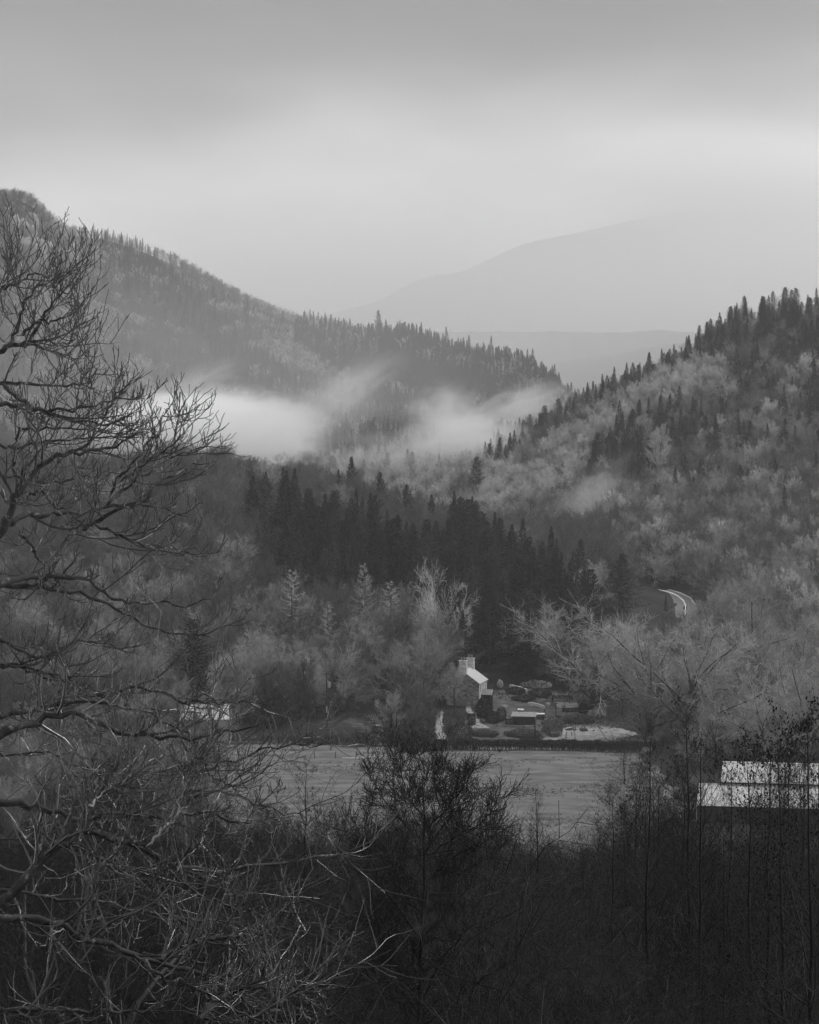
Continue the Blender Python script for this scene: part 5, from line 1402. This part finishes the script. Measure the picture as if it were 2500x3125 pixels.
NEAR = [
 (c7, [(-60, 610), (0, 612), (120, 628), (230, 652), (340, 698), (450, 672), (540, 662), (640, 695), (740, 678), (830, 655), (900, 672), (960, 708), (1060, 708)], 20.0, 1.0, .044, .010),
 (c7, [(-120, 1180), (60, 985), (150, 890), (240, 800), (270, 752), (340, 735), (430, 735), (500, 775), (570, 820), (650, 850), (720, 880), (800, 905), (880, 920), (950, 905), (1050, 885), (1180, 872), (1330, 850), (1480, 840)], 19.0, 1.5, .062, .010),
 (c7, [(240, 795), (330, 800), (400, 840), (450, 880), (490, 895)], 19.2, 0.5, .030, .014),
 (c7, [(-60, 242), (110, 235), (200, 215), (260, 190), (350, 188), (430, 200), (560, 220), (640, 245), (720, 300), (800, 330)], 20.5, 1.0, .036, .010),
 (c7, [(-60, 370), (60, 305), (150, 280), (230, 250), (320, 245), (400, 270), (460, 310), (560, 335), (660, 345), (760, 355), (840, 340), (960, 320), (1090, 300)], 19.6, 1.2, .046, .008),
 (c7, [(380, 180), (470, 150), (560, 130), (660, 150), (760, 190), (850, 200), (960, 190), (1100, 200)], 20.2, 0.8, .022, .006),
 (c7, [(760, 360), (800, 400), (850, 430), (870, 480), (900, 520), (980, 560)], 20.4, 0.4, .016, .006),
 (c7, [(690, 665), (740, 620), (790, 540), (850, 490), (950, 450), (1100, 400), (1250, 380), (1400, 370)], 20.6, 0.8, .020, .005),
 (c7, [(700, 660), (820, 600), (900, 568), (960, 575), (1040, 610), (1110, 640), (1200, 665), (1330, 680)], 20.8, 0.8, .019, .006),
 (c7, [(620, 808), (660, 765), (700, 722), (745, 685), (770, 560), (780, 430)], 19.6, 0.2, .012, .007),
 (c7, [(335, 690), (360, 650), (380, 620), (430, 582), (490, 540), (560, 500)], 19.8, 0.2, .013, .006),
 (c7, [(-80, 1100), (130, 1110), (200, 1115), (270, 1120), (310, 1180), (350, 1205), (450, 1215), (520, 1235), (590, 1260), (640, 1290), (740, 1320), (860, 1330), (960, 1370), (1050, 1410), (1180, 1400), (1300, 1420)], 18.5, 1.2, .046, .010),
 (c7, [(640, 1288), (720, 1250), (780, 1215), (860, 1200), (960, 1185), (1060, 1180), (1180, 1150), (1300, 1160)], 19.0, 0.8, .030, .007),
 (c7, [(780, 1620), (830, 1550), (880, 1480), (960, 1430), (1050, 1395), (1090, 1380), (1120, 1300)], 18.6, 0.4, .042, .016),
 (c7, [(-80, 1490), (80, 1490), (200, 1480), (330, 1500), (480, 1510), (600, 1500), (760, 1440)], 18.0, 0.6, .030, .008),
 (c7, [(-80, 980), (120, 1000), (260, 1040), (380, 1030), (520, 1060), (640, 1080), (800, 1110), (960, 1130), (1080, 1120)], 21.5, 0.8, .026, .007),
 (c7, [(650, 870), (660, 930), (640, 1000)], 19.4, 0.1, .016, .006),
 (c7, [(680, 880), (760, 950), (840, 1010), (960, 1060), (1100, 1080), (1240, 1070)], 19.6, 0.6, .020, .006),
 (c7, [(-60, 780), (100, 770), (220, 720), (330, 690), (400, 610), (500, 560)], 21.8, 0.3, .018, .006),
 (c7, [(-60, 380), (60, 420), (180, 400), (300, 420), (420, 440), (520, 500), (620, 530)], 22.0, 0.4, .020, .006),
 (c7, [(-60, 30), (90, 50), (200, 90), (260, 170), (330, 240), (420, 320)], 21.0, 0.4, .020, .007),
 (c7, [(560, 1260), (700, 1360), (820, 1400), (960, 1480), (1100, 1540), (1200, 1560)], 18.4, 0.4, .024, .008),
 (c7, [(900, 1190), (1000, 1240), (1080, 1330), (1200, 1380), (1320, 1480)], 19.4, 0.4, .018, .007),
 (c7, [(1150, 1500), (1200, 1440), (1260, 1400), (1340, 1380)], 18.8, 0.2, .02, .008),
 (c6, [(-70, 1500), (0, 1435), (20, 1400), (50, 1310), (90, 1230), (150, 1160), (220, 1085), (300, 1060), (400, 1045), (500, 1030), (600, 985), (680, 950)], 20.0, 1.0, .046, .006),
 (c6, [(20, 1400), (110, 1342), (200, 1352), (290, 1325), (400, 1325), (500, 1300), (640, 1285), (760, 1310), (880, 1350)], 20.2, 1.0, .030, .006),
 (c6, [(250, 1545), (300, 1470), (380, 1402), (450, 1380), (530, 1330), (640, 1270), (760, 1180), (900, 1110), (1010, 1095)], 20.4, 0.8, .028, .006),
 (c6, [(440, 1385), (560, 1440), (680, 1485), (800, 1490), (900, 1520)], 20.6, 0.5, .018, .005),
 (c6, [(-70, 1660), (0, 1655), (100, 1640), (230, 1635), (370, 1630), (450, 1670), (520, 1740), (640, 1760), (760, 1750), (880, 1770), (1000, 1740)], 19.8, 1.0, .032, .006),
 (c6, [(-70, 1690), (0, 1682), (120, 1675), (240, 1690), (360, 1700), (460, 1740), (560, 1790), (680, 1860), (780, 1900), (900, 1900), (1010, 1920)], 20.0, 1.0, .032, .006),
 (c6, [(-60, 600), (0, 575), (60, 540), (85, 440), (110, 340), (190, 255), (270, 280), (300, 230), (318, 190)], 20.0, 0.5, .026, .004),
 (c6, [(0, 578), (40, 552), (120, 535), (180, 460), (220, 380), (260, 330), (330, 290), (370, 235)], 20.1, 0.6, .026, .004),
 (c6, [(60, 545), (140, 540), (230, 562), (300, 590), (370, 605), (405, 570)], 20.3, 0.4, .016, .004),
 (c6, [(-60, 300), (0, 280), (70, 250), (150, 200), (230, 230), (300, 210), (345, 190)], 20.4, 0.4, .016, .004),
 (c6, [(-60, 330), (0, 290), (40, 250), (70, 220)], 20.2, 0.2, .012, .004),
 (c6, [(100, 500), (150, 440), (230, 430), (310, 410), (375, 360)], 20.2, 0.4, .016, .004),
 (c6, [(110, 530), (200, 520), (290, 540), (350, 510), (375, 460)], 20.0, 0.4, .016, .004),
 (c6, [(-60, 730), (0, 720), (100, 725), (200, 735), (300, 740), (400, 725), (460, 665)], 20.2, 0.5, .022, .004),
 (c6, [(0, 720), (60, 760), (90, 800), (180, 850), (260, 880), (380, 905), (480, 920), (600, 915), (670, 900)], 20.0, 0.6, .022, .004),
 (c6, [(-60, 830), (0, 825), (100, 830), (180, 842), (300, 850), (420, 830), (540, 800), (700, 790)], 20.2, 0.6, .024, .004),
 (c6, [(60, 1160), (70, 1020), (100, 930), (180, 940), (300, 935), (420, 940)], 20.6, 0.3, .020, .005),
 (c6, [(510, 1250), (560, 1160), (640, 1090), (700, 1000), (750, 900), (795, 830)], 20.4, 0.4, .016, .004),
 (c6, [(560, 1190), (680, 1100), (780, 1030), (860, 960), (882, 860)], 20.4, 0.3, .014, .004),
 (c6, [(500, 1300), (600, 1205), (700, 1140), (820, 1065), (940, 1030)], 20.6, 0.4, .018, .004),
 (c6, [(300, 1060), (420, 1010), (480, 900), (540, 800), (548, 710)], 20.2, 0.4, .016, .004),
 (c6, [(-60, 1150), (60, 1160), (180, 1190), (300, 1180), (420, 1160), (520, 1130)], 20.9, 0.5, .020, .005),
 (c6, [(-60, 1000), (60, 1030), (160, 1010), (280, 990), (400, 980), (520, 970), (640, 1000)], 20.7, 0.5, .018, .005),
 (c6, [(90, 1420), (140, 1480), (190, 1560), (240, 1620), (300, 1690)], 20.1, 0.2, .018, .008),
 (c6, [(120, 1250), (200, 1230), (260, 1310), (320, 1310)], 19.9, 0.2, .014, .006),
 (c6, [(-50, 1900), (100, 1980), (200, 2020), (300, 1960), (420, 1930), (560, 1960)], 20.3, 0.5, .020, .006),
 (c6, [(-50, 2060), (100, 2040), (220, 2090), (330, 2120)], 19.8, 0.5, .026, .010),
]
M['twig_wet'] = mat('wet_grey_twig', 0.030, 0.9, 9.0, 0.24, 0.9, bump=0.2)
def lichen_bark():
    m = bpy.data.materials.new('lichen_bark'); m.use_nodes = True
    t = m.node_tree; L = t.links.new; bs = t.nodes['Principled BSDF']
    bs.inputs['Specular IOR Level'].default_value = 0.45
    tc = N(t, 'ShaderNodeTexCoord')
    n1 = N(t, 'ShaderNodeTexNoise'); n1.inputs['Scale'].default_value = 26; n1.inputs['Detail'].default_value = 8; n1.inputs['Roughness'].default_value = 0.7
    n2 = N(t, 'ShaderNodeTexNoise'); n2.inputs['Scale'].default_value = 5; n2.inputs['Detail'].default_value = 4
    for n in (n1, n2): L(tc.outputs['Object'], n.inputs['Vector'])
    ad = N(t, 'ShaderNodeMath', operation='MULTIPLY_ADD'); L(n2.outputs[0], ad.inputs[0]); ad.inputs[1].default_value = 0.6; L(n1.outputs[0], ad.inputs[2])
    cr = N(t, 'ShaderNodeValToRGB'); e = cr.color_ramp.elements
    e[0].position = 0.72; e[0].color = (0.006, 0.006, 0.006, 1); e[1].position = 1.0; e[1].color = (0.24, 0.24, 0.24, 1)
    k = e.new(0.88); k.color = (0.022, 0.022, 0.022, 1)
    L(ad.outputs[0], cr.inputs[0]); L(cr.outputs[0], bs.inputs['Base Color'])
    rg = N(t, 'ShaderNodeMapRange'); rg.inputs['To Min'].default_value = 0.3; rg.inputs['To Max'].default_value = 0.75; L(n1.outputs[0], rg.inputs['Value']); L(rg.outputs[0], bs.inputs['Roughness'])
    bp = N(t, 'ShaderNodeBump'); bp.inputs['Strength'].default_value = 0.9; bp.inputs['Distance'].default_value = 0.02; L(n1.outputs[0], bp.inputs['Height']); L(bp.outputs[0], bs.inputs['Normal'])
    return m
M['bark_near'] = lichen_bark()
M['twig_near'] = mat('near_twig', 0.016, 0.6, 12.0, 0.3, 0.6, bump=0.2)
M['lichen'] = mat('pale_lichen_bark', 0.42, 0.4, 14.0, 0.7, 0.3, bump=0.5)
def drops_mesh(p, s, name):
    n = len(p)
    o = np.array([(1, 0, 0), (0, 1, 0), (-1, 0, 0), (0, -1, 0), (0, 0, 1.2), (0, 0, -1)], float)
    f = np.array([(0, 1, 4), (1, 2, 4), (2, 3, 4), (3, 0, 4), (1, 0, 5), (2, 1, 5), (3, 2, 5), (0, 3, 5)])
    V = (p[:, None, :] + o[None] * s[:, None, None]).reshape(-1, 3)
    T = (f[None] + (np.arange(n) * 6)[:, None, None]).reshape(-1, 3)
    return mesh_np(name, V, T)
m = bpy.data.materials.new('water_drop'); m.use_nodes = True
b_ = m.node_tree.nodes['Principled BSDF']
b_.inputs['Base Color'].default_value = (0.9, 0.9, 0.9, 1); b_.inputs['Roughness'].default_value = 0.05
b_.inputs['Specular IOR Level'].default_value = 1.0; b_.inputs['Transmission Weight'].default_value = 0.6; b_.inputs['IOR'].default_value = 1.33
M['drop'] = m
def near_tree():
    R_ = empty('overhanging_tree', W(-420, 2600, 20.0))
    tag(R_, 'wet bare tree with beaded twigs reaching in from the left edge close by', 'bare tree')
    o0 = np.array(R_.location)
    big, bigR, thin, thinR = [], [], [], []
    for i, (cv, pts, d, dz, r0, r1) in enumerate(NEAR):
        P, R = limb(pts, cv, d, dz, r0 * (0.72 if cv is c7 else 0.85), r1 * 0.8, 26, 900 + i, 2.6 if cv is c7 else 1.9)
        big.append(P); bigR.append(R)
    # trunk outside the frame, the limbs spring from it
    tx = (-560 - 1250) / F * 20.0
    zt = np.linspace(g1(tx, 20.0) - 0.5, 86.6, 12)
    trunk = np.stack([tx + 0.12 * np.sin(zt * 0.9), 20.0 + 0.1 * np.cos(zt), zt], 1)[None]
    tR = np.linspace(0.26, 0.10, 12)[None]
    con, conR = [], []
    for P, R in zip(big, bigR):
        if P[0, 0] < (-20 - 1250) / F * P[0, 1]:
            zb = P[0, 2] - 0.5 * (P[0, 0] - tx)
            t0 = np.array([tx, 20.0, max(zb, 78)])
            s = np.linspace(0, 1, 26)[:, None]
            con.append(t0 * (1 - s) + P[0] * s + np.array([0, 0, -0.12]) * np.sin(s * math.pi)); conR.append(np.linspace(R[0] * 1.5, R[0], 26))
    BP, BR = np.array(big), np.array(bigR)
    bark = Acc().tub(BP - o0, BR, 8).tub(np.array(con) - o0, np.array(conR), 8)
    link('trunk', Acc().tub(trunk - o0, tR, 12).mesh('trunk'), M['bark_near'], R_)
    pale = [9, 10]
    keep = [i for i in range(len(big)) if i not in pale]
    bark = Acc().tub(BP[keep] - o0, BR[keep], 8).tub(np.array(con) - o0, np.array(conR), 8)
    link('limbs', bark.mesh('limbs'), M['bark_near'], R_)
    link('dead_limbs', Acc().tub(BP[pale] - o0, BR[pale], 8).mesh('dead_limbs'), M['lichen'], R_)['label'] = 'pale barkless dead limbs'
    r = np.random.default_rng(951)
    a, ar = grow(BP, BR, 10, 0.15, 1.0, 0.75, 0.25, lambda t, pl: 0.16 + 0.54 * r.random(len(t)) * (1.25 - 0.95 * t), 7, 0.75, 0.13, 0.5, 0.0048, 0.6, r=r)
    # tips of the limbs themselves
    b, br = grow(a, ar, 5, 0.2, 1.0, 0.7, 0.2, lambda t, pl: pl * 0.42 * (1.2 - 0.5 * t), 5, 0.7, 0.14, 0.7, 0.0032, 0.7, r=r)
    c, c_r = grow(b, br, 2, 0.25, 1.0, 0.65, 0.2, lambda t, pl: 0.03 + pl * 0.35, 3, 0.6, 0.12, 0.85, 0.0028, 0.9, r=r)
    nl = sum(1 for q_ in NEAR if q_[0] is c7)
    a2, ar2 = grow(BP[:nl], BR[:nl], 9, 0.08, 1.0, 0.85, 0.35, lambda t, pl: 0.22 + 0.7 * r.random(len(t)), 9, 0.25, 0.15, 0.42, 0.0042, 0.5, r=r)
    b2, br2 = grow(a2, ar2, 5, 0.15, 1.0, 0.75, 0.3, lambda t, pl: pl * 0.4, 5, 0.35, 0.14, 0.7, 0.0030, 0.7, r=r)
    link('twigs', Acc().tub(a2 - o0, ar2, 5).tub(b2 - o0, br2, 4).mesh('twigs'), M['twig_wet'], R_)
    tw = Acc().tub(a - o0, ar, 5).tub(b - o0, br, 4).tub(c - o0, c_r, 3)
    link('twigs', tw.mesh('twigs'), M['twig_near'], R_)
    q = np.concatenate([c[:, -1], b[:, 2], b[:, 4], a[:, 3], a[:, 5]])
    q = q[r.random(len(q)) < 0.20]
    dm = link('drops', drops_mesh(q - o0 - np.array([0, 0, 0.005]), r.uniform(0.0025, 0.0045, len(q)), 'drops'), M['drop'], R_)
    dm['kind'] = 'stuff'
near_tree()

# big thorn bushes close below the camera, behind the overhanging tree
P_THORN = []
def thorn_proto(seed, H=6.0, stems=9):
    r = np.random.default_rng(seed)
    K = 12; n = stems
    az = r.uniform(0, 6.283, n); L = H * r.uniform(0.8, 1.3, n); el = r.uniform(0.7, 1.45, n)
    d = np.stack([np.cos(az) * np.cos(el), np.sin(az) * np.cos(el), np.sin(el)], 1)
    P = np.zeros((n, K, 3)); P[:, 0, :2] = r.normal(0, 0.3, (n, 2)); P[:, 0, 2] = -0.3
    for j in range(1, K):
        d = norm(d + np.array([0, 0, -0.07]) + r.normal(0, 0.2, (n, 3)))
        P[:, j] = P[:, j - 1] + d * (L / (K - 1))[:, None]
    R = r.uniform(0.03, 0.06, n)[:, None] * np.linspace(1, 0.25, K)[None]
    st = Acc().tub(P, R, 6)
    a, ar = grow(P, R, 9, 0.25, 1.0, 0.9, 0.3, lambda t, pl: H * (0.15 + 0.3 * r.random(len(t))), 9, -0.1, 0.24, 0.5, 0.010, 0.4, r=r)
    st.tub(a, ar, 5)
    b, br = grow(a, ar, 8, 0.15, 1.0, 0.85, 0.3, lambda t, pl: 0.25 + pl * 0.38 * r.random(len(t)), 6, 0.15, 0.22, 0.55, 0.0045, 0.5, r=r)
    tw = Acc().tub(b, br, 4)
    c, c_r = grow(b, br, 5, 0.1, 1.0, 0.8, 0.3, lambda t, pl: 0.08 + pl * 0.4, 4, 0.1, 0.2, 0.7, 0.0032, 0.6, r=r)
    tw.tub(c, c_r, 3)
    out = st.mesh('thorn_stems'), tw.mesh('thorn_twigs')
    out[0].materials.append(M['bark_dark']); out[1].materials.append(M['twig_bush'])
    return out
for i in range(2): P_THORN.append(thorn_proto(660 + i))
for i, (px_, d_, top_) in enumerate(((-40, 23, 2440), (-230, 27, 2350), (90, 29, 2470), (-300, 24, 2500), (220, 33, 2560), (-80, 31, 2400))):
    p = on_ground(px_, d_); h = z_at(top_, d_) - p.z
    pr = P_THORN[i % 2]; s_ = h / 6.2
    e = empty('thorn_bush', p, i * 1.9); e.scale = (s_ * 0.85, s_ * 0.85, s_)
    for nm, me in zip(('stems', 'twigs'), pr): link(nm, me, parent=e)
    tag(e, 'big tangled bare thorn bush close by at the bottom of the picture', 'thorn bush', 'thorn bushes at the bottom edge')

ALD = [
 ([(555, 2400), (555, 2156), (570, 1900), (575, 1600), (590, 1300), (600, 1100), (612, 900), (602, 750), (600, 560), (590, 400), (600, 250)], .075, .010),
 ([(565, 1500), (470, 1370), (380, 1250), (300, 1150), (240, 1020), (210, 900), (150, 780), (120, 660)], .030, .008),
 ([(618, 890), (700, 840), (800, 780), (880, 720), (960, 690), (1060, 620), (1130, 520), (1180, 420)], .032, .007),
 ([(590, 1510), (720, 1380), (820, 1280), (950, 1200), (1080, 1195), (1220, 1130), (1330, 1040)], .030, .007),
 ([(600, 2000), (640, 1830), (720, 1720), (760, 1620), (850, 1540), (920, 1440), (1040, 1380)], .030, .008),
 ([(570, 2190), (700, 2090), (800, 1990), (920, 1900), (1060, 1800), (1200, 1740), (1330, 1640)], .034, .008),
 ([(575, 1090), (480, 1020), (380, 950), (250, 890), (140, 800), (60, 700)], .024, .006),
 ([(598, 760), (520, 700), (440, 650), (380, 560), (300, 470), (230, 360), (200, 200)], .022, .005),
 ([(600, 720), (680, 620), (760, 560), (820, 470), (900, 390), (960, 260)], .022, .005),
 ([(610, 880), (660, 760), (760, 680), (800, 600), (840, 480), (850, 330)], .020, .005),
 ([(600, 600), (520, 500), (480, 400), (430, 290), (440, 160)], .016, .004),
 ([(598, 500), (660, 400), (700, 300), (720, 200)], .014, .004),
 ([(570, 1900), (480, 1800), (380, 1720), (300, 1600), (250, 1480), (190, 1400)], .028, .007),
 ([(575, 1700), (520, 1560), (440, 1480), (340, 1420), (200, 1380), (60, 1390)], .022, .006),
 ([(590, 1320), (700, 1220), (780, 1100), (900, 1010), (1010, 930), (1100, 820)], .024, .006),
 ([(585, 1330), (500, 1250), (430, 1120), (390, 1000), (330, 900), (280, 760)], .022, .006),
 ([(560, 2120), (450, 2010), (330, 1930), (220, 1850), (100, 1800)], .028, .007),
 ([(600, 1100), (700, 1000), (820, 900), (930, 830), (1080, 780), (1180, 680)], .022, .006),
]
M['twig_glint'] = mat('painted_twig_glint', 0.14, 0.6, 3.0, 0.3, 0.7)  # glints on wet twigs, put in as small pale coloured flecks
def middle_alder():
    d = 60.0
    P, R = [], []
    for i, (pts, r0, r1) in enumerate(ALD):
        p, rr_ = limb(pts, cA, d, np.random.default_rng(i).normal(0, 1.6) if i else 0.0, r0, r1, 18, 700 + i, 1.2)
        P.append(p); R.append(rr_)
    foot = P[0][0].copy(); gz = g1(foot[0], d)
    R_ = empty('alder_tree', (foot[0], d, gz)); o0 = np.array([foot[0], d, gz])
    tag(R_, 'dark alder full of cones standing alone in the bottom middle', 'alder')
    s = np.linspace(0, 1, 10)[:, None]
    low = (np.array([[foot[0] - 0.1, d, gz - 0.3]]) * (1 - s) + foot[None] * s)[None]
    link('trunk', Acc().tub(np.array(P[:1]) - o0, np.array(R[:1]), 9).tub(low - o0, np.linspace(0.11, 0.076, 10)[None], 9).mesh('trunk'), M['bark_alder'], R_)
    P, R = np.array(P), np.array(R)
    link('limbs', Acc().tub(P[1:] - o0, R[1:], 6).mesh('limbs'), M['bark_alder'], R_)
    r = np.random.default_rng(77)
    a, ar = grow(P, R, 28, 0.12, 1.0, 0.8, 0.28, lambda t, pl: 0.3 + 0.9 * r.random(len(t)) * (1.2 - 0.7 * t), 6, 0.45, 0.15, 0.5, 0.008, 0.5, r=r)
    b, br = grow(a, ar, 8, 0.2, 1.0, 0.7, 0.25, lambda t, pl: pl * 0.45, 4, 0.35, 0.16, 0.65, 0.006, 0.6, r=r)
    c, c_r = grow(b, br, 3, 0.2, 1.0, 0.6, 0.25, lambda t, pl: 0.05 + pl * 0.4, 3, 0.3, 0.15, 0.8, 0.005, 0.8, r=r)
    link('crown', Acc().tub(a - o0, ar, 4).tub(b - o0, br, 3).tub(c - o0, c_r, 3).mesh('crown'), M['twig_alder'], R_)
    tips = np.concatenate([c[:, -1], c[:, 1], b[:, -1]])
    py = HOR + (CAMZ - tips[:, 2]) / tips[:, 1] * F
    k = r.random(len(tips)) < np.interp(py, [2300, 2650, 2850, 3100], [0.95, 0.9, 0.6, 0.3])
    p = tips[k]; n = len(p)
    p = p + r.normal(0, 0.03, p.shape)
    u = norm(r.normal(0, 0.6, (n, 3)) + np.array([0, 0, -0.8])); v = norm(np.cross(u, r.normal(0, 1, (n, 3)))); w = np.cross(u, v)
    s = r.uniform(0.03, 0.07, n)[:, None]
    ac = Acc(); ac.quads(p + u * s, u * s, v * s * 0.6); ac.quads(p + u * s, u * s, w * s * 0.6)
    o = link('cones', ac.mesh('cones', False), M['cone'], R_); o['kind'] = 'stuff'
    k = r.random(len(c)) < 0.10
    q = c[k][:, 1]; n = len(q)
    dm = link('glint_flecks', Acc().quads(q, norm(r.normal(0, 1, (n, 3))) * 0.03, norm(r.normal(0, 1, (n, 3))) * 0.018).mesh('glint_flecks', False), M['twig_glint'], R_); dm['kind'] = 'stuff'
middle_alder()
_g = bpy.data.objects['ground'].data; _z = [v.co.z for v in _g.vertices]; print('ground z', min(_z), max(_z))
tri = sum(len(me.loops) - 2 * len(me.polygons) for me in bpy.data.meshes)
print('triangles in mesh data', tri, 'objects', len(bpy.data.objects))
